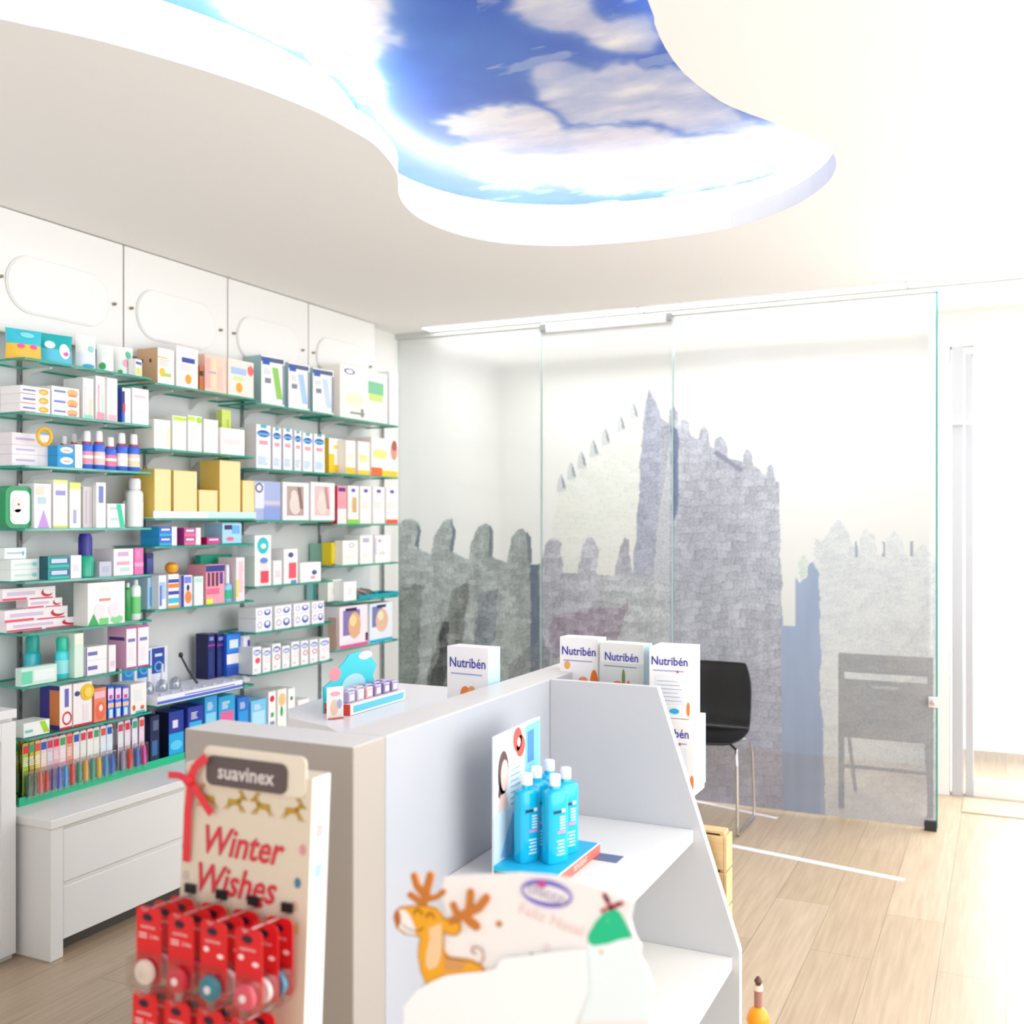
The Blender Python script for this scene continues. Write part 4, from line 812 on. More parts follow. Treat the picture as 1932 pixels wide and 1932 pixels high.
# --- D5
BOX('D5', 590, 609, 1102, '#a8e0dc', [(.0,.18,0,1,'#1fb8bc'), (.3,.9,.4,.8,'#e8f0ee'), (.4,.9,.1,.3,'#8ad0d0')], 'teal edged pack at left shelf end', name='product_pack', dx=.15, dep=.04)
BOX('D5', 611, 616, 1092, '#b88878', [], 'narrow brown packet', dep=.04, dx=.12)
BOX('D5', 618, 645, 1094, '#f6f6ee', [(.3,.7,.3,.6,'#e4ecd0')], 'white carton with faint green print', dx=.06)
BOX('D5', 648, 673, 1098, '#faf8f8', [(.3,.7,.3,.7,'#e4e4ec','l')], 'white carton next to the teal tray')
e = empty('manicure_tray', (-3.03, on_x(677, 1125, -3.03).y, zs('D5'))); tag(e, 'shallow teal tray at the right end, fifth row of rightmost bay', 'tray')
w = on_x(754, 1125, -3.03).y-on_x(677, 1125, -3.03).y
b = MB(); b.box(-.14, 0, 0, w, 0, .004, M('#1aa6b4')); b.box(-.004, 0, 0, w, .004, .02, M('#1aa6b4')); b.box(-.14, -.136, 0, w, .004, .02, M('#1aa6b4')); b.box(-.136, -.004, 0, .004, .004, .02, M('#17909c')); b.box(-.136, -.004, w-.004, w, .004, .02, M('#17909c')); b.build('tray', e)
for j in range(6):
    b = MB(); y_ = e.location.y+w*(.15+.13*j); x_ = -3.05-.015*j
    b.tube([(0, 0, .0), (-.012, -.04, .022), (-.03, -.10, .034)], [.003, .0045, .003], M(['#8a5a4c', '#c88a7c', '#6a4a44', '#d8a898', '#9c7a6a', '#4a4448'][j], .3), 8)
    reg(b.build('nail_file', smooth=True, loc=(x_-.02, y_+.01, zs('D5')+.0075)), 'D5', 'manicure stick in the teal tray', 'manicure tool', y_)
# --- C6
for k, (x0, x1, yt) in enumerate(((476, 493, 1222), (495, 511, 1224), (513, 530, 1216), (532, 547, 1220), (549, 565, 1212), (567, 582, 1210), (584, 600, 1208), (602, 622, 1206))):
    BOX('C6', x0, x1, yt, '#f9f7f8', [(.1,.95,.68,.9,'#5a70d0' if k != 2 else '#24389c','e'), (.2,.8,.72,.84,'#d8e0f6'), (.3,.9,.38,.6,'#ec5a6a' if k in (0, 2, 5, 6) else '#f0dce4','e' if k == 0 else 'o'), (.2,.6,.1,.2,'#b8c0c8','l')], 'white carton with blue oval' + (' and dark blue top' if k == 2 else ''), side='#dfe3e0')
# --- D6
BOX('D6', 640, 694, 1146, '#f8eef2', [(.12,.72,.3,.9,'#8a78b4'), (.3,.75,.2,.85,'#e8b48c','e'), (.35,.6,.5,.78,'#f6dca0','e'), (.2,.6,.88,.95,'#2a2040'), (0,1,.0,.08,'#ee5a96'), (.92,1,.1,.3,'#5a1a3a')], 'pink edged carton with mother and baby photo')
BOX('D6', 697, 741, 1140, '#eef4fa', [(.1,.55,.4,.92,'#7a82b8'), (.25,.8,.25,.85,'#ecc0a8','e'), (.35,.6,.55,.8,'#f4ecc0','e'), (0,1,.0,.08,'#2ab4dc'), (.3,.7,.88,.95,'#2a3050')], 'blue edged carton with baby photo')
BOX('D6', 634, 637, 1166, '#c8a898', [(.1,.9,.1,.4,'#a83a4a','o')], 'thin packet with red ring at left shelf end', dep=.05)
# orange teething ring lying against long cartons
b = MB(); R_, r_ = .028, .006
ring = [(0, R_*math.cos(t), .034+R_*math.sin(t)) for t in [k*2*PI/24 for k in range(25)]]
b.tube(ring, r_, M('#f6b81e', .3), 8, False)
reg(b.build('teething_ring', smooth=True, loc=(-3.0275, on_x(83, 830, -3.03).y, on_x(83, 842, -3.03).z)), 'A3', 'round yellow ring against the long lilac cartons', 'toy', 2.55)
flush_boxes()
# ---- labels that single things out
ordn = ['first', 'second', 'third', 'fourth', 'fifth', 'sixth', 'seventh', 'eighth', 'ninth', 'tenth', 'eleventh', 'twelfth', 'thirteenth', 'fourteenth', 'fifteenth', 'sixteenth', 'seventeenth', 'eighteenth']
from collections import defaultdict
gp = defaultdict(list)
for it in items: gp[(it[1], it[2])].append(it)
for (s, desc), L in gp.items():
    L.sort(key=lambda t: (round(t[4], 3), t[0].location.z)); ys = sorted({round(t[4], 3) for t in L})
    for t in L:
        o = t[0]; k = ys.index(round(t[4], 3)); lab = desc
        if len(L) > 1:
            if len(ys) > 1: lab += ', %s from left' % ordn[k]
            else: lab += ', %s of stack' % (['bottom', 'top'] if len(L) == 2 else ['bottom', 'middle', 'top'])[L.index(t)]
        if not (s == 'base' and 'tray' in desc): lab += ', '+rowlabel(s)
        tag(o, lab, t[3], (desc+'s, '+rowlabel(s))[:70] if len(L) > 1 else None)
# ================================================================ COUNTER
CG = M('#b1b4bb', .4); CGE = M('#aba39a', .4); CT = M('#e2ded6', .35)
RZ = 1.05; X0c, X1c, Y0c, Y1c = -1.437, -1.045, 1.533, 2.44
e = empty('counter', ((X0c+X1c)/2, Y0c, 0)); tag(e, 'grey sales counter with raised rim and lower white desk in the middle of the shop', 'counter')
def P3(mb, *a): mb.T = Matrix.Translation(-Vector(e.location)); return mb
b = P3(MB()); b.box(X0c, X1c, Y0c, Y0c+.105, 0, RZ, CGE); b.mats.append(CT); b.m[1] = 1; b.build('end_panel', e, .003)
b = P3(MB()); b.box(X1c-.10, X1c, Y0c+.1055, 2.96, 0, RZ, CG, {'+z': CT}); b.build('front_panel', e, .003)
b = P3(MB()); b.box(X0c, X1c-.1005, 2.855, 2.96, 0, RZ-.12, CG); b.build('far_panel', e, .003)
b = P3(MB()); pts = [(-1.1455, 1.639), (-1.43, 1.639), (-1.43, 1.98), (-1.46, 2.10), (-1.56, 2.17), (-1.72, 2.22), (-1.80, 2.32), (-1.82, 2.45), (-1.82, 2.854), (-1.1455, 2.854)]
b.prism(pts[::-1], .90, .93, 'z', M('#f5f4f2', .3)); b.build('desk_top', e, .002)
b = P3(MB()); b.box(-1.78, -1.76, 2.4, 2.85, 0, .8995, CG); b.build('desk_leg', e)
# open display shelving on the outer side
e2 = empty('display_shelving', (-.9, 2.05, 0)); tag(e2, 'open grey shelving with slanted end panel on the customer side of the counter', 'shelf unit')
T2 = Matrix.Translation(-Vector(e2.location))
SW = M('#c9cacd', .4); SHW = M('#e9e8e4', .35)
b = MB(); b.T = T2; b.prism([(-1.044, 0), (-.562, 0), (-.562, .445), (-.6545, .726), (-.762, RZ), (-1.044, RZ)], 2.408, 2.43, 'y', SW, M('#f3f2ef', .35)); b.build('end_panel', e2, .0015)
for z, xf in ((.717, -.672), (.43, -.579), (.10, -.575)):
    b = MB(); b.T = T2; b.box(-1.044, xf, 1.87, 2.4075, z-.03, z, SHW); b.build('shelf', e2, .002)
b = MB(); b.T = T2; b.box(-1.0445, -.60, 1.87, 2.40, 0, .0695, SW); b.build('plinth', e2)
# far block of shelving behind the end panel
e3 = empty('display_shelving', (-.95, 2.7, 0)); tag(e3, 'second display shelving block behind the slanted panel, holding cereal cartons', 'shelf unit')
T3 = Matrix.Translation(-Vector(e3.location))
b = MB(); b.T = T3; b.box(-1.044, -.835, 2.432, 2.95, 0, .955, SW); b.build('carcass', e3, .002)
b = MB(); b.T = T3; b.box(-.8345, -.705, 2.44, 2.63, .762, .78, SHW); b.build('shelf', e3, .001)
# cereal cartons
def CEREAL(X, Y, Z, w, h, d, desc, rot=0, body='#faf7f4', side='#f1ded2', pic=None, tx='Nutribén', blue=True):
    e = empty('cereal_box', (X, Y, Z), rot)
    tag(e, desc, 'box', 'baby cereal cartons on the counter')
    b = MB(); b.box(0, w, 0, d, 0, h, M(body), {'-x': M(side), '+x': M('#bfe6f6' if blue else body)}); b.build('carton', e, .001)
    q = MB(); F_ = lambda u, v: (w*u, -.0008, h*v)
    def rr(u0, u1, v0, v1, c_): q.plate([F_(u0, v0), F_(u1, v0), F_(u1, v1), F_(u0, v1)], M(c_))
    def el(cu, cv, ru, rv, c_, o=0): q.plate([(w*(cu+ru*math.cos(k*PI/8)), -.0010-o, h*(cv+rv*math.sin(k*PI/8))) for k in range(16)], M(c_))
    text_into(q, tx, h*.17, lambda x, y: (w*.5+x*.86, -.0012, h*.80+y), M('#3b3fa6'), bold=.0004)
    rr(.1, .85, .66, .675, '#9a9fd0')
    if pic == 'meal':
        rr(.0, 1, .0, .6, '#dfe6e4') if False else None
        for (cu, cv, ru, rv, c_) in ((.55,.30,.2,.12,'#2a72d8'), (.45,.42,.12,.1,'#f0823a'), (.60,.44,.1,.09,'#f4a25a'), (.85,.25,.07,.2,'#f0782a'), (.2,.08,.18,.12,'#f6b02a'), (.25,.12,.07,.05,'#fbe08a')): el(cu, cv, ru, rv, c_, .0002*cu)
    elif pic == 'fruit':
        for (cu, cv, ru, rv, c_) in ((.2,.6,.08,.06,'#f6b060'), (.62,.36,.14,.09,'#f29a6a'), (.9,.36,.1,.2,'#f07818'), (.75,.3,.09,.06,'#e85a2a')): el(cu, cv, ru, rv, c_, .0002*cu)
    elif pic == 'grey':
        rr(0, 1, 0, .72, '#d3d6d2')
        for (cu, cv, ru, rv, c_) in ((.45,.22,.14,.1,'#2a5ec0'), (.42,.36,.15,.1,'#ee6a2a'), (.66,.3,.06,.18,'#e8702a'), (.86,.22,.09,.16,'#c8342a'), (.55,.5,.04,.14,'#7a8a4a')): el(cu, cv, ru, rv, c_, .0002*cu)
    else:
        rr(.15, .85, .2, .6, '#eef2f6'); el(.62, .1, .12, .04, '#28b4ec'); el(.7, .66, .03, .02, '#e84a6a'); el(.96, .14, .04, .1, '#f0823a', .0004)
        for k in range(6): rr(.2, .8-.05*(k % 3), .24+.055*k, .25+.055*k, '#c8cede')
    q.build('front_print', e)
CEREAL(-1.283, 2.30, .9306, .125, .205, .055, 'cereal carton with blue bowl picture alone on the desk, left of the others', -.10, pic='meal')
CEREAL(-1.082, 2.56, .9556, .112, .187, .055, 'white cereal carton with orange fruit behind the slanted panel, leftmost of the row', -.05, pic='fruit', side='#f4cdb6')
CEREAL(-.960, 2.54, .9556, .125, .180, .055, 'grey cereal carton with carrot picture between two white cereal cartons', -.10, pic='grey', body='#eceae4', side='#f0a060')
CEREAL(-.812, 2.50, .9602, .105, .176, .10, 'white cereal carton standing on top of another, right end of the row', .02, pic=None)
CEREAL(-.815, 2.492, .7808, .120, .178, .12, 'white cereal carton at the bottom of the stack beside the slanted panel', .02, pic=None)
# pine crate and small toy stand low down
b = MB(); PN = wood('pine', '#e2c593', '#c9a26c')
e = empty('wooden_crate', (-.70, 2.475, 0)); tag(e, 'narrow upright pine crate peeking out behind the slanted white panel', 'crate')
for j in range(8):
    z0 = .004+j*.0875; b.box(-.09, .09, -.028, -.0205, z0, z0+.08, PN); b.box(.0905, .098, -.028, .028, z0, z0+.08, PN); b.box(-.09, .09, .0205, .028, z0, z0+.08, PN); b.box(-.098, -.0905, -.028, .028, z0, z0+.08, PN)
b.build('crate_boards', e, .001)
for x_ in (-.09, .08): b = MB(); b.box(x_, x_+.01, -.020, .020, .0, .70, PN); b.build('corner_post', e)
b = MB(); b.box(-.09, .09, -.02, .02, .7005, .706, PN); b.build('lid', e)
e = empty('toy_stand', (-.545, 2.53, 0)); tag(e, 'slim brown stand with orange ball, on the floor just right of the slanted panel', 'toy')
b = MB(); b.lathe([(.03, .0), (.03, .008), (.008, .012), (.008, .2)], M('#a8786a', .5), 12); b.lathe([(.010, .0), (.010, .04)], M('#a8786a', .5), 10, (0, 0, .27)); b.lathe([(.012, 0), (.012, .012)], M('#e8dcc8'), 10, (0, 0, .31)); b.lathe([(.006, .0), (.010, .01), (.004, .02)], M('#5a3a30'), 10, (0, 0, .322)); b.build('stem', e, smooth=True)
b = MB(); b.lathe([(.008, 0), (.022, .010), (.029, .033), (.021, .055), (.008, .065)], M('#f2a01a', .3), 16, (0, 0, .205)); b.build('ball', e, smooth=True)
# counter display tray on the desk with header card
Zd = .9306
e = empty('counter_display', (-1.585, 2.45, Zd)); tag(e, 'orange and cyan counter display tray with turquoise header card on the white desk', 'display')
b = MB(); b.box(-.085, .0, -.14, .14, 0, .03, M('#e8452c'), {'+x': M('#f8f4f2'), '+z': M('#f4f2f6')}); b.plate([(.0006, -.125, .006), (.0006, .128, .006), (.0006, .133, .024), (.0006, -.125, .024)], M('#5fd0e4')); b.plate([(-.08, -.1406, .006), (-.03, -.1406, .006), (-.03, -.1406, .013), (-.08, -.1406, .013)], M('#5a0f0a')); b.build('tray', e, .0015)
b = MB(); b.prism([(-.14, .0), (.11, .0), (.12, .04), (.10, .07), (.12, .10), (.08, .135), (.03, .15), (-.02, .145), (-.04, .13), (-.08, .11), (-.10, .085), (-.14, .07)], -.09, -.0855, 'x', M('#20cbd6'))
b.plate([(-.085+.0004, .0+.06*math.cos(k*PI/8), .055+.035*math.sin(k*PI/8)) for k in range(16)], M('#a9dcea')); b.plate([(-.0849, -.09+.028*math.cos(k*PI/8), .10+.02*math.sin(k*PI/8)) for k in range(16)], M('#f48a94')); b.plate([(-.0849, .06+.035*math.cos(k*PI/8), .135+.012*math.sin(k*PI/8)) for k in range(16)], M('#e8f4fa')); b.build('header_card', e)
for j in range(6):
    for i in range(2):
        if (i, j) == (1, 0): continue
        g = empty('sample_jar', (-1.61-i*.032, 2.335+j*.044, Zd+.0306))
        tag(g, 'clear and purple cube jar, %s from left in %s row of the display tray' % (ordn[j if i == 0 else j-1], ['front', 'back'][i]), 'jar', 'cube jars on the counter display')
        q = MB(); q.box(-.013, .013, -.017, .017, 0, .03, M(['#b8a8cc', '#d8c8d4', '#e8b8b8', '#a890c0', '#9c88bc', '#a890c0'][j], .15)); q.build('jar', g, .003)
        q = MB(); q.box(.0131, .0136, -.010, .010, .006, .022, M('#f8f6fa')); q.build('label', g)
b = MB(); b.box(-.002, .0, -.024, .024, 0, .084, M('#f8f4f2')); decals(b, 0, -.024, .024, 0, .084, [(.2,.7,.1,.6,'#f0d0b0','e'), (.2,.8,.7,.85,'#f0b4bc','e'), (.6,.9,.3,.6,'#a8b8e0','e')]); b.box(.0, .01, -.02, .02, 0, .003, M('#d0684a'))
o = b.build('leaflet_card', loc=(-1.60, 2.262, Zd)); o.rotation_euler = (0, 0, -.5); tag(o, 'small white printed card standing left of the orange display tray', 'card')
# ================================================================ MOUTHWASH DISPLAY
Zs = .7176
e = empty('mouthwash_display', (-.955, 1.91, Zs)); tag(e, 'cardboard mouthwash display with portrait back card on the upper counter shelf', 'display')
b = MB(); b.box(.0, .145, .0, .235, 0, .022, M('#2e3440'), {'+x': M('#ee6a58'), '+z': M('#18b8e4')}); b.box(.0, .145, -.0008, -.0003, .012, .022, M('#1ac4ea')); b.box(.143, .1455, 0, .235, .022, .024, M('#d4f2fa')); text_into(b, 'BEXIDENT', .016, lambda x, y: (.1458, .118+x, .011+y), M('#fbe0dc'))
b.build('tray', e, .001)
b = MB(); b.prism([(.0, .0), (.235, .0), (.235, .29), (.20, .292), (.13, .29), (.0, .288)], -.004, -.0005, 'x', M('#e6f2f8')); xq = .0
def pl(pts, c_, o=.0): b.plate([(xq+o, p[0], p[1]) for p in pts], M(c_))
elp = lambda cy, cz, ry, rz, n=18: [(cy+ry*math.cos(k*2*PI/n), cz+rz*math.sin(k*2*PI/n)) for k in range(n)]
pl(elp(.045, .205, .026, .046), '#5d4038'); pl([(.02, .16), (.045, .14), (.058, .17), (.06, .2), (.03, .2)], '#5d4038'); pl(elp(.050, .198, .018, .033), '#f2ccc0', .0004); pl([(.03, .16), (.058, .16), (.07, .13), (.02, .125)], '#f2ccc0', .0003)
pl([(.0, .0), (.10, .0), (.09, .12), (.05, .135), (.0, .12)], '#cfe2ee', .0002); pl([(.03, .03), (.11, .01), (.12, .09), (.09, .11)], '#7cc0e0', .0004)
pl([(.155, .02), (.233, .02), (.233, .285), (.155, .282)], '#7fd0ee', .0002); pl([(.165, .20), (.20, .20), (.20, .27), (.165, .268)], '#4a8cd8', .0004)
pl(elp(.115, .262, .022, .026), '#f0564e', .0006); pl(elp(.13, .245, .022, .024), '#f0564e', .0006); pl(elp(.12, .255, .008, .010), '#fde8e4', .0009)
for k in range(7): pl([(.08, .20-.012*k), (.13-.006*(k % 3), .20-.012*k), (.13-.006*(k % 3), .203-.012*k), (.08, .203-.012*k)], '#9cb8cc', .0005)
b.build('back_card', e)
b = MB(); b.box(.146, .20, .19, .235, .0, .001, M('#5a6f98')); b.build('leaflet', e)
bt0 = None
def MOUTH(x, y, i, lb):
    e = empty('mouthwash_bottle', (x, y, Zs+.0226)); tag(e, lb, 'bottle', 'blue mouthwash bottles'); e.rotation_euler = (0, 0, -.5)
    liq = M('#10b4dc', .08)
    b = MB(); pr = [(.0, .0), (.94, .0), (1, .005), (1, .140), (.96, .146), (.80, .150), (.42, .152), (.40, .159)]
    vs = []; N = 20
    def sup(r, t): 
        c_, s_ = math.cos(t), math.sin(t); k = (abs(c_)**4+abs(s_)**4)**(-.25); return (r*.0165*c_*k, r*.0275*s_*k)
    for r_, z_ in pr[1:]:
        for k in range(N): p = sup(r_, 2*PI*k/N); vs.append((p[0], p[1], z_))
    L_ = len(pr)-1; b.add(vs, [(i_*N+k, i_*N+(k+1) % N, (i_+1)*N+(k+1) % N, (i_+1)*N+k) for i_ in range(L_-1) for k in range(N)]+[tuple(range(N))[::-1], tuple((L_-1)*N+k for k in range(N))], liq)
    b.build('body', e, smooth=True)
    b = MB(); b.lathe([(.0115, 0), (.0115, .021), (.010, .023)], M('#f6f6f8', .3), 18, (0, 0, .159)); b.build('cap', e, smooth=True)
    b = MB(); x_ = .0172
    def bar(y0, y1, z0, z1, c_): b.plate([(x_, y0, z0), (x_, y1, z0), (x_, y1, z1), (x_, y0, z1)], M(c_))
    bar(-.016, .004, .104, .110, '#1c2438'); bar(.005, .014, .105, .112, '#e8f0f8'); bar(-.006, .014, .062, .067, '#e88ac8')
    for k in range(5): bar(.000, .014, .094-.006*k, .097-.006*k, '#d8f4fc')
    for k in range(5): bar(-.008+.003*(k % 2), .012, .045-.007*k, .048-.007*k, '#c8eef8')
    b.build('label', e)
for i, (x, y, lb) in enumerate(((-.908, 1.972, 'blue mouthwash bottle in the display tray, nearest the portrait card'), (-.852, 1.990, 'blue mouthwash bottle at the front right of the display tray'), (-.915, 2.036, 'blue mouthwash bottle behind the one nearest the portrait card'), (-.855, 2.056, 'blue mouthwash bottle with red label showing, second back on the right'), (-.915, 2.106, 'blue mouthwash bottle furthest back beside the card'))):
    MOUTH(x, y, i, lb)
# ================================================================ BLACK CHAIR IN FRONT OF THE GLASS
def arcpts(c_, r, a0, a1, n, f): return [f(c_[0]+r*math.cos(math.radians(a0+(a1-a0)*k/n)), c_[1]+r*math.sin(math.radians(a0+(a1-a0)*k/n))) for k in range(n+1)]
e = empty('side_chair', (-1.315, 4.88, 0)); tag(e, 'black moulded shell chair with chrome sled legs in front of the glass', 'chair')
prof = [(-.20, .425), (-.19, .435), (-.10, .428), (0, .425), (.08, .432), (.13, .455), (.155, .50), (.165, .58), (.175, .68), (.185, .765)]
b = MB(); vs = []; nx = 12; hw = .20
rows = []
for j, (y, z) in enumerate(prof):
    t = j/(len(prof)-1); wj = hw*(1-.0*(t)); 
    rows.append([( -wj+2*wj*i/nx, y-.018*(abs(2*i/nx-1)**2)*(1 if t > .5 else 0), z+.012*(abs(2*i/nx-1)**2.5)*(1 if t < .5 else 0)) for i in range(nx+1)])
# round the outer corners
for j in (0, len(prof)-1):
    for i in (0, nx): x, y, z = rows[j][i]; rows[j][i] = (x*.86, y+(.02 if j == 0 else 0), z-(.0 if j == 0 else .018))
up = [p for r in rows for p in r]; n1 = nx+1
nr = [(0, 0, 1)]*len(up); th = .010
dn = []
for j in range(len(prof)):
    a = Vector(prof[max(j-1, 0)]); c_ = Vector(prof[min(j+1, len(prof)-1)]); d_ = (c_-a).normalized(); nn = Vector((d_.y, -d_.x))
    dn += [(p[0], p[1]+nn.x*th, p[2]+nn.y*th) for p in rows[j]]
N = len(up); fs = []
for j in range(len(prof)-1):
    for i in range(nx):
        a = j*n1+i; fs.append((a, a+1, a+n1+1, a+n1)); fs.append((N+a, N+a+n1, N+a+n1+1, N+a+1))
for j in range(len(prof)-1):
    for i in (0, nx):
        a = j*n1+i; fs.append((a, a+n1, N+a+n1, N+a) if i == 0 else (a, N+a, N+a+n1, a+n1))
for i in range(nx):
    fs.append((i, N+i, N+i+1, i+1)); a = (len(prof)-1)*n1+i; fs.append((a, a+1, N+a+1, N+a))
b.add(up+dn, fs, BLACKP); o = b.build('seat_shell', e, smooth=True); md = o.modifiers.new('s', 'SUBSURF'); md.levels = 1; md.render_levels = 2
while o.modifiers[0].type == 'EDGE_SPLIT': o.modifiers.remove(o.modifiers[0])
for s in (-1, 1):
    x = s*.185
    path = [(x*.75, -.06, .41), (x*1.04, -.13, .395)]+[(x*1.06, -.15, .37), (x*1.08, -.155, .33), (x*1.1, -.16, .06), (x*1.1, -.155, .02), (x*1.1, -.14, .010), (x*1.1, .165, .010), (x*1.1, .185, .02), (x*1.1, .19, .06), (x*1.08, .165, .33), (x*1.04, .14, .39), (x*.95, .10, .405), (x*.75, .04, .408)]
    b = MB(); b.tube(path, .0075, CHROME, 10); b.build('leg_frame', e, smooth=True)
b = MB(); b.tube([(-.14, -.06, .408), (.14, -.06, .408)], .0075, CHROME); b.tube([(-.14, .04, .408), (.14, .04, .408)], .0075, CHROME); b.build('cross_bar', e, smooth=True)
# dark folding chair behind the glass
e = empty('folding_chair', (-.545, 5.46, 0)); tag(e, 'dark folding chair seen through the printed glass at its right end', 'chair'); DK = M('#17181b', .5)
for s in (-1, 1):
    b = MB(); b.box(s*.21-.014, s*.21+.014, -.012, .012, 0, .785, DK); b.build('rear_leg', e, .004)
    b = MB(); b.tube([(s*.185, .34, .0105), (s*.185, .02, .44), (s*.185, -.0, .47)], .010, DK, 8); b.build('front_leg', e)
b = MB(); b.box(-.195, .195, -.012, .012, .69, .785, DK); b.build('top_rail', e, .006)
b = MB(); b.box(-.195, .195, -.008, .008, .36, .655, DK); b.box(-.06, .06, -.0095, -.0085, .615, .63, M('#a8a8a4')); b.build('backrest', e, .004)
b = MB(); b.box(-.175, .175, .02, .36, .40, .425, DK); b.build('seat', e, .006)
b = MB(); b.box(-.195, .195, -.008, .008, .205, .222, DK); b.build('stretcher', e, .002)
# ================================================================ WINTER WISHES FLOOR DISPLAY
YS = 1.26; tilt = math.radians(-3.4)
e = empty('hook_display', (-1.07, YS+.002, 0)); e.rotation_euler = (tilt*0, 0, 0)
tag(e, 'beige card floor display reading Winter Wishes with hooks of red packs', 'display stand')
shr = lambda z: (z-.80)*.06
KR = M('#dccfb8', .55); W_ = .126
def SP(u, z, off=0): return (u, shr(z)-off, z)
b = MB()
zt = 1.062
def skew(mb):
    mb.v = [(x, y+shr(z), z) for x, y, z in mb.v]; return mb
b.box(-W_, W_, 0, .045, 0, zt, KR, {'+x': M('#f6f5f1', .5)}); skew(b); b.build('body', e, .001)
b = MB(); b.prism(rrect(-.085, .115, zt-.03, zt+.032, .012), -.0035, -.0005, 'y', M('#e6dac6', .5)); skew(b); b.build('header_card', e)
b = MB(); b.prism(rrect(-.077, .082, zt-.028, zt+.018, .013), -.0062, -.004, 'y', M('#5b4e4c', .5))
text_into(b, 'suavinex', .032, lambda x, y: (.002+x, -.0066, zt-.006+y), M('#e0d6d2'), bold=.0005); skew(b); b.build('name_plate', e)
q = MB(); RDm = M('#d22f40'); GD = M('#b8912a')
for s_, zc, xc in (('Winter', .945, -.008), ('Wishes', .885, -.018)):
    text_into(q, s_, .062, lambda x, y: (xc+x*.86, -.0014, zc+y), RDm, shear=.3, bold=.0012)
for s_, zc in (('Winter', .945),): pass
q.plate([(.03+.012*math.cos(k*PI/6), -.0015, .862+.006*math.sin(k*PI/6)) for k in range(12)], RDm)
def deer(u, z, f, s=1):
    P_ = lambda pts: q.plate([(u+f*x*s, -.0013, z+y*s) for x, y in pts], GD)
    P_([(-.014, .0), (.012, .002), (.014, .010), (-.012, .010)]); P_([(.008, .004), (.019, .013), (.016, .018), (.004, .010)]); P_([(.014, .012), (.026, .010), (.024, .015), (.016, .019)])
    for a in (.012, .017): P_([(a, .017), (a-.007, .028), (a-.005, .029), (a+.003, .017)])
    for a, k_ in ((-.013, -.010), (-.009, -.006), (.007, .007), (.011, .010)): P_([(a, .002), (a+k_, -.009), (a+k_+.002, -.008), (a+.004, .002)])
for u, f in ((-.075, -1), (-.022, 1), (.035, -1), (.09, 1)): deer(u, 1.005, f)
for (u, z, c_) in ((-.118, .93, '#6a7a98'), (.105, .905, '#4a7a94'), (-.115, .885, '#c8b8b4'), (.112, .955, '#e0909a'), (.1, .87, '#d8a8a0'), (-.1, .855, '#b8c0b0')):
    q.plate([(u+.006*math.cos(k*PI/5), -.0012, z+.008*math.sin(k*PI/5)) for k in range(10)], M(c_))
for k in range(16): q.plate([(-.115+k*.0148+.0035*math.cos(j*PI/4), -.0012, .838+.010*math.sin(j*PI/4)) for j in range(8)], M(['#d8b26a', '#c89a6a', '#d0a878'][k % 3]))
skew(q); q.build('front_print', e)
b = MB()
for k, (z, c_) in enumerate(((.97, '#e8b0b0'), (.91, '#9cc4e8'), (.86, '#c8e0c8'))): b.box(W_+.0003, W_+.0008, .012, .03, z, z+.02, M(c_))
skew(b); b.build('side_print', e)
# red ribbon
b = MB(); RR = M('#e0323c', .35)
def ribbon(p, w):
    for i in range(len(p)-1):
        a, c_ = Vector(p[i]), Vector(p[i+1]); d_ = (c_-a).normalized(); nn = Vector((-d_.z, 0, d_.x))*w/2
        o_ = Vector((0, .0016, 0)); v_ = [a-nn, c_-nn, c_+nn, a+nn]; v2 = [t+o_ for t in v_]
        b.add([tuple(t) for t in v_+v2], [(0, 1, 2, 3), (7, 6, 5, 4), (0, 4, 5, 1), (2, 6, 7, 3), (1, 5, 6, 2), (3, 7, 4, 0)], RR)
kx, kz = -.105, 1.038
ribbon([(kx, -.012, kz), (kx+.012, -.014, kz+.024), (kx+.034, -.014, kz+.040)], .014); ribbon([(kx, -.012, kz), (kx-.022, -.014, kz+.006), (kx-.045, -.012, kz+.004)], .011)
ribbon([(kx, -.010, kz), (kx+.02, -.012, kz-.02), (kx+.045, -.010, kz-.048)], .013); ribbon([(kx, -.009, kz), (kx-.004, -.009, kz-.05), (kx-.006, -.006, kz-.13)], .014)
b.lathe([(.004, -.008), (.01, 0), (.004, .008)], RR, 10, (kx, -.014, kz)); b.v = [(x, y+shr(z), z) for x, y, z in b.v]; b.build('ribbon_bow', e)
Ztop = .862
xs = [on_y(p, 1710, YS).x+1.07 for p in (357, 416, 476, 540)]
for tier, zt_ in enumerate((Ztop, .735)):
    for x in xs:
        b = MB(); y_ = shr(zt_); b.tube([(x, y_-.001, zt_-.006), (x, y_-.10, zt_+.003), (x, y_-.104, zt_+.008)], .0013, M('#c8c8c8', .3, .8), 8); b.build('hook', e)
        if tier == 0: b = MB(); b.box(x-.010, x+.010, y_-.006, y_-.0012, zt_-.002, zt_+.012, M('#16161a')); b.build('hook_clip', e)
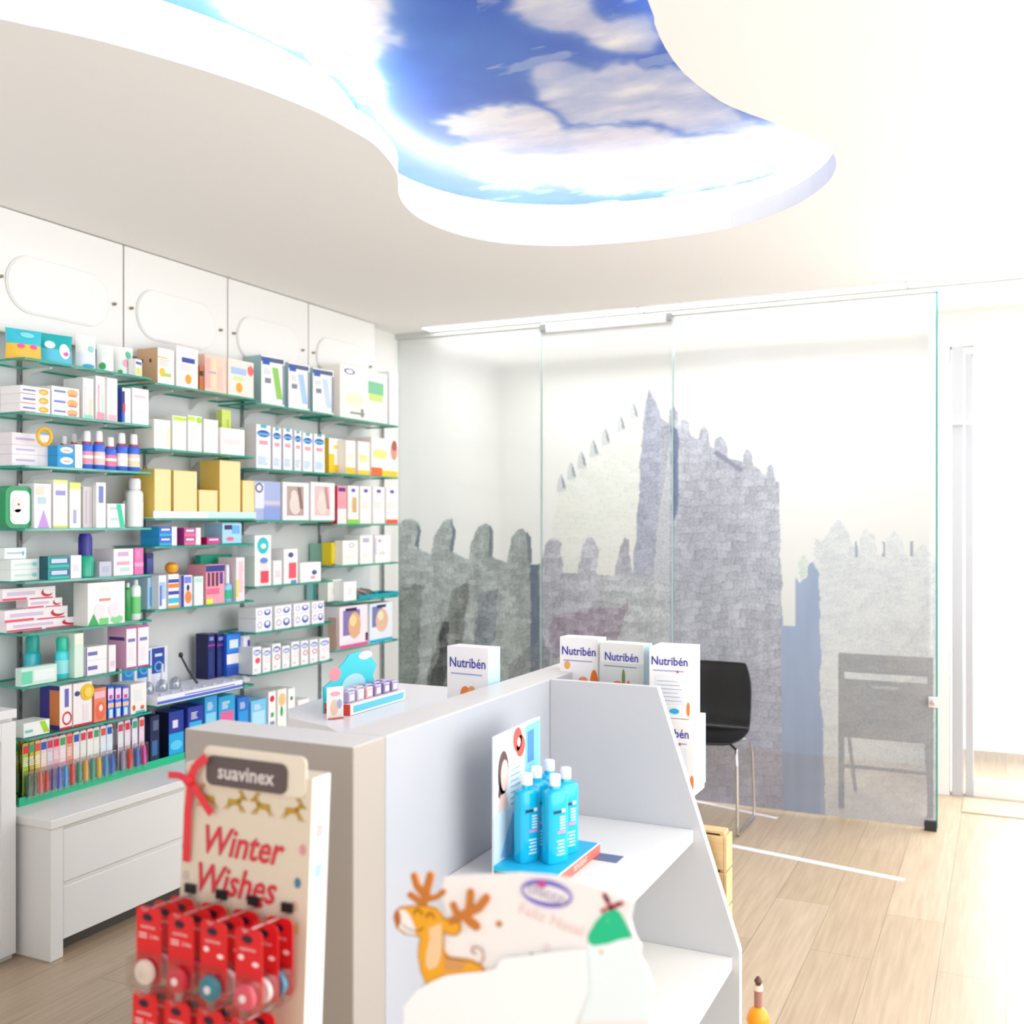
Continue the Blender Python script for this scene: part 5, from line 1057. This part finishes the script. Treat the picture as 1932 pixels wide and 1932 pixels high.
# red soother packs on the hooks
front = [['#efe8da', '#eec8cc', '#f4e8e8'], ['#d82a44', '#e86a7a', '#e04058'], ['#178aa0', '#f0e8ea', '#d84a60'], ['#e8506a', '#f6f2ee', '#3a9cc0']]
pr = None
CR = M('#dc1c22', .4)
def pack(parent_loc, c_, k):
    e = empty('soother_pack', parent_loc)
    b = MB(); b.prism(rrect(-.0245, .0245, -.115, .0, .010), 0, .0012, 'y', CR)
    b.plate([(.010*math.cos(t)-.002, -.0004, -.016+.006*math.sin(t)) for t in [j*PI/6 for j in range(12)]], M('#2a0f2c'))
    text_into(b, 'suavinex', .0085, lambda x, y: (x-.001, -.0005, -.030+y), M('#f4dcdc'))
    if k % 2 == 0:
        for j in range(2): b.plate([(-.019, -.0005, -.040-j*.005), (-.003, -.0005, -.040-j*.005), (-.003, -.0005, -.0425-j*.005), (-.019, -.0005, -.0425-j*.005)], M('#f8c8c8'))
        text_into(b, '2-4m', .0085, lambda x, y: (x+.012, -.0005, -.044+y), M('#fdeaea'))
    else:
        b.plate([(-.013+.005*math.cos(t), -.0005, -.043+.004*math.sin(t)) for t in [j*PI/5 for j in range(10)]], M('#fbe6e6'))
        b.plate([(.013+.006*math.cos(t), -.0005, -.050+.0035*math.sin(t)) for t in [j*PI/5 for j in range(10)]], M('#fbe6e6'))
    b.build('backing_card', e)
    b = MB(); pts = rrect(-.024, .024, -.124, -.066, .013); b.prism(pts, -.022, -.0008, 'y', CLEARP); b.build('blister', e, .004)
    b = MB(); b.T = Matrix.Translation((0, -.006, -.096)) @ Matrix.Rotation(PI/2, 4, 'X')
    b.lathe([(.0185, -.002), (.0190, .002), (.0175, .005), (.012, .0062)], M(c_, .3), 22); b.lathe([(.0055, 0), (.006, .002), (.004, .003)], M('#f8f6f4' if c_ != '#efe8da' else '#e8dcc8', .3), 14, (0, 0, .0064)); b.build('soother', e, smooth=True)
    return e
pos_n = ['leftmost', 'second', 'third', 'rightmost']; dn_ = ['back', 'middle', 'front']; protos = {}
for tier, zt_ in enumerate((Ztop, .735)):
    for ci, x in enumerate(xs):
        for ri, off in enumerate((.022, .056, .092)):
            if tier == 1 and ri == 0: continue
            lc = (-1.07+x, YS+.002+shr(zt_)-off, zt_+off*.12-.006)
            cc = front[ci][2-ri]; k = 0 if (ci < 2 and ri == 2) else 1
            g = pack(lc, cc, k)
            
            tag(g, 'red soother pack at the %s of the %s hook on the %s row' % (dn_[ri], pos_n[ci], ['upper', 'lower'][tier]), 'soother pack', 'red soother packs on the hook display')
# ================================================================ REINDEER STANDEE
YC = 1.20
e = empty('reindeer_standee', (-.56, YC, 0)); tag(e, 'white die-cut holiday card with smiling cartoon reindeer and green tree in the foreground', 'standee')
def W2(px, py): v = on_y(px, py, YC); return (v.x+.56, v.z)
def c8(x, y): return W2(720+x/6.44, 1600+y/6.44)
def c6(x, y): return W2(880+x/4.83, 1600+y/4.83)
def card(name, pts, y0, y1, h, bev=0):
    b = MB(); b.prism(pts, y0, y1, 'y', M(h, .5)); return b.build(name, e)
base = [W2(x, y) for x, y in ((1195, 1700), (1170, 1690), (1100, 1664), (1040, 1652), (980, 1647), (880, 1652), (838, 1655), (832, 1680), (840, 1720), (843, 1745), (842, 1780), (838, 1800), (802, 1805), (800, 1850), (780, 1890), (762, 1915))]
zb_ = base[-1]; base += [(zb_[0]-.01, .75), (zb_[0]-.02, 0), (W2(1230, 1900)[0]+.02, 0), (W2(1238, 1900)[0], .8)]+[W2(x, y) for x, y in ((1222, 1890), (1232, 1868), (1218, 1825), (1206, 1806), (1208, 1785), (1196, 1765), (1188, 1735))]
card('card', base, 0, .004, '#f6f1ee')
b = MB(); b.prism([(-.0, .0), (.0, .0)][0:0] or [(.004, 0), (.14, 0), (.004, .7)], -.002, .002, 'x', M('#d8cfc4')); b.build('support_strut', e)
hd = [(165,830),(185,760),(250,705),(400,690),(560,690),(680,720),(740,790),(775,850),(900,850),(965,910),(975,990),(920,1045),(830,1040),(775,1000),(765,1120),(768,1250),(830,1320),(960,1335),(1080,1350),(1200,1400),(1270,1480),(1310,1600),(1290,1800),(620,1800),(560,1640),(490,1480),(460,1300),(465,1180),(490,1080),(440,1050),(300,1030),(200,960)]
card('reindeer', [c8(*p) for p in hd], -.0035, -.0005, '#f2ab1e')
b = MB()
def st(pts, w, h, f=c8, o=-.0040):
    sc = .000108 if f is c8 else .000144
    pp = [f(*p) for p in pts]
    for q_ in stroke(pp, w*sc): b.plate([(x, o, z) for x, z in q_], M(h))
def pg(pts, h, f=c8, o=-.0040): b.plate([(x, o, z) for x, z in [f(*p) for p in pts]], M(h))
BRN = '#c06a22'; DB = '#8a4a1c'
st(hd[:22]+[], 14, '#a8682a'); st([(460,1300),(490,1480),(560,1640)], 12, '#b87a2a'); st(hd[-8:]+[hd[0]], 14, '#a8682a') if False else None
st([(490,1080),(465,1180),(460,1300)], 12, '#b87a2a'); st([(490,1080),(440,1050),(300,1030),(200,960),(165,830)], 14, '#a8682a')
pg([(590,960),(740,900),(760,1100),(740,1280),(700,1420),(600,1470),(550,1400),(560,1250),(600,1100)], '#f6cfa0', o=-.0038)
pg([(775,1300),(1060,1370),(1000,1470),(780,1480)], '#d89a5a', o=-.0038)
pg([(215,740),(300,735),(360,800),(420,930),(440,1040),(330,1025),(225,955),(250,880)], '#fbf3ec', o=-.0042)
pg([(165,850),(190,760),(222,735),(250,800),(255,880),(235,930),(205,955)], BRN, o=-.0044)
st([(275,910),(330,965),(420,995),(490,985),(525,950)], 12, '#5a3226', o=-.0046)
st([(415,790),(430,745),(465,730),(500,760),(508,800)], 18, DB, o=-.0046); st([(565,830),(580,790),(610,775),(645,800),(655,840)], 18, DB, o=-.0046)
st([(775,1300),(830,1325),(1080,1352),(1200,1405)], 10, '#a8682a')
st([(1210,1415),(1255,1320),(1240,1230),(1180,1185),(1120,1195),(1110,1250),(1160,1275)], 20, '#c08a6a', o=-.0042)
b.build('drawing', e)
b = MB(); AN = '#cc7a2c'; kk = 0
for pts, w in (([(500,690),(540,600),(560,480),(600,330)], 84), ([(530,570),(440,460),(405,340)], 78), ([(480,660),(420,610),(355,565)], 62), ([(560,620),(680,590),(755,525)], 56), ([(860,880),(980,820),(1070,760),(1090,530)], 72), ([(1070,770),(1190,720),(1280,600)], 78), ([(940,840),(910,760),(880,680)], 58), ([(1010,800),(1090,890),(1160,940)], 84)):
    sc = .000134; pp = [c8(*p) for p in pts]
    for q_ in stroke(pp, w*sc): kk += 1; b.prism([(x, z) for x, z in q_], -.0030-.00004*kk, .001+.00004*kk, 'y', M(AN))
b.build('antlers', e)
b = MB()
gt = [(1330,535),(1400,580),(1460,690),(1520,810),(1400,830),(1290,870),(1160,890),(1110,850),(1110,790),(1180,670),(1260,580)]
pg([(1110,880),(1290,860),(1530,800),(1575,900),(1540,990),(1640,1100),(1695,1290),(1640,1400),(1700,1570),(1000,1570),(1010,1200),(1060,1000)], '#eefafc', c6, -.0006); pg(gt, '#14c48c', c6, -.0010)
pg([(1290+16*math.cos(t), 660+16*math.sin(t)) for t in [k*PI/5 for k in range(10)]], '#5ad898', c6, -.0014); pg([(1230+20*math.cos(t), 945+16*math.sin(t)) for t in [k*PI/5 for k in range(10)]], '#f6b08a', c6, -.0014)
st([(1320,540),(1285,470),(1262,425)], 46, '#e0607a', c6, -.0014); st([(1330,540),(1375,515),(1420,500)], 40, '#e0607a', c6, -.0014); st([(1310,540),(1240,570)], 34, '#e0607a', c6, -.0014)
b.build('tree_print', e)
b = MB()
th0 = math.radians(0)
def ell(rx, rz, n=28): return [c6(735+rx*math.cos(t), 412+rz*math.sin(t)+rx*math.cos(t)*.16) for t in [2*PI*k/n for k in range(n)]]
b.plate([(x, -.0008, z) for x, z in ell(250, 150)], M('#ece2f0')); b.plate([(x, -.0012, z) for x, z in ell(232, 124)], M('#7466c4')); b.plate([(x, -.0016, z) for x, z in ell(212, 78)], M('#efeaf0'))
pg([(650,300),(720,290),(735,350),(690,370),(650,340)], '#d048a0', c6, -.0018)
v0 = c6(735, 412)
text_into(b, 'chicco', .021, lambda x, y: (v0[0]+x, -.0020, v0[1]+y-x*.17), M('#b4aab8'), bold=.0004)
v1 = c6(760, 650); text_into(b, 'Feliz Natal', .021, lambda x, y: (v1[0]+x, -.0010, v1[1]+y-x*.17), M('#f2cfca'), shear=.25)
pg([(300+30*math.cos(t), 690+30*math.sin(t)) for t in [k*PI/5 for k in range(10)]], '#c8833c', c6, -.0010)
pg([(735,850),(765,920),(760,990),(700,990),(700,900)], '#ecdde0', c6, -.0010)
for x, y in ((340, 1015), (595, 962)): pg([(x+14*math.cos(t), y+14*math.sin(t)) for t in [k*PI/5 for k in range(10)]], '#7a8a84', c6, -.0010)
b.build('logo_print', e)
# white sheet standing in for sunlight bleaching the reindeer's lower body
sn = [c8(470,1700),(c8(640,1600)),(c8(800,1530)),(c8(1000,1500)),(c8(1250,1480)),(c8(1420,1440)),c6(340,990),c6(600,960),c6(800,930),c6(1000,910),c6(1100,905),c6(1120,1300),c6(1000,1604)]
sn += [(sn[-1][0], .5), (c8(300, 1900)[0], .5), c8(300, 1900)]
b = MB(); b.prism(sn, -.0070, -.0050, 'y', M('#fdfdfd', .5)); b.build('sun_bleach_card', e)
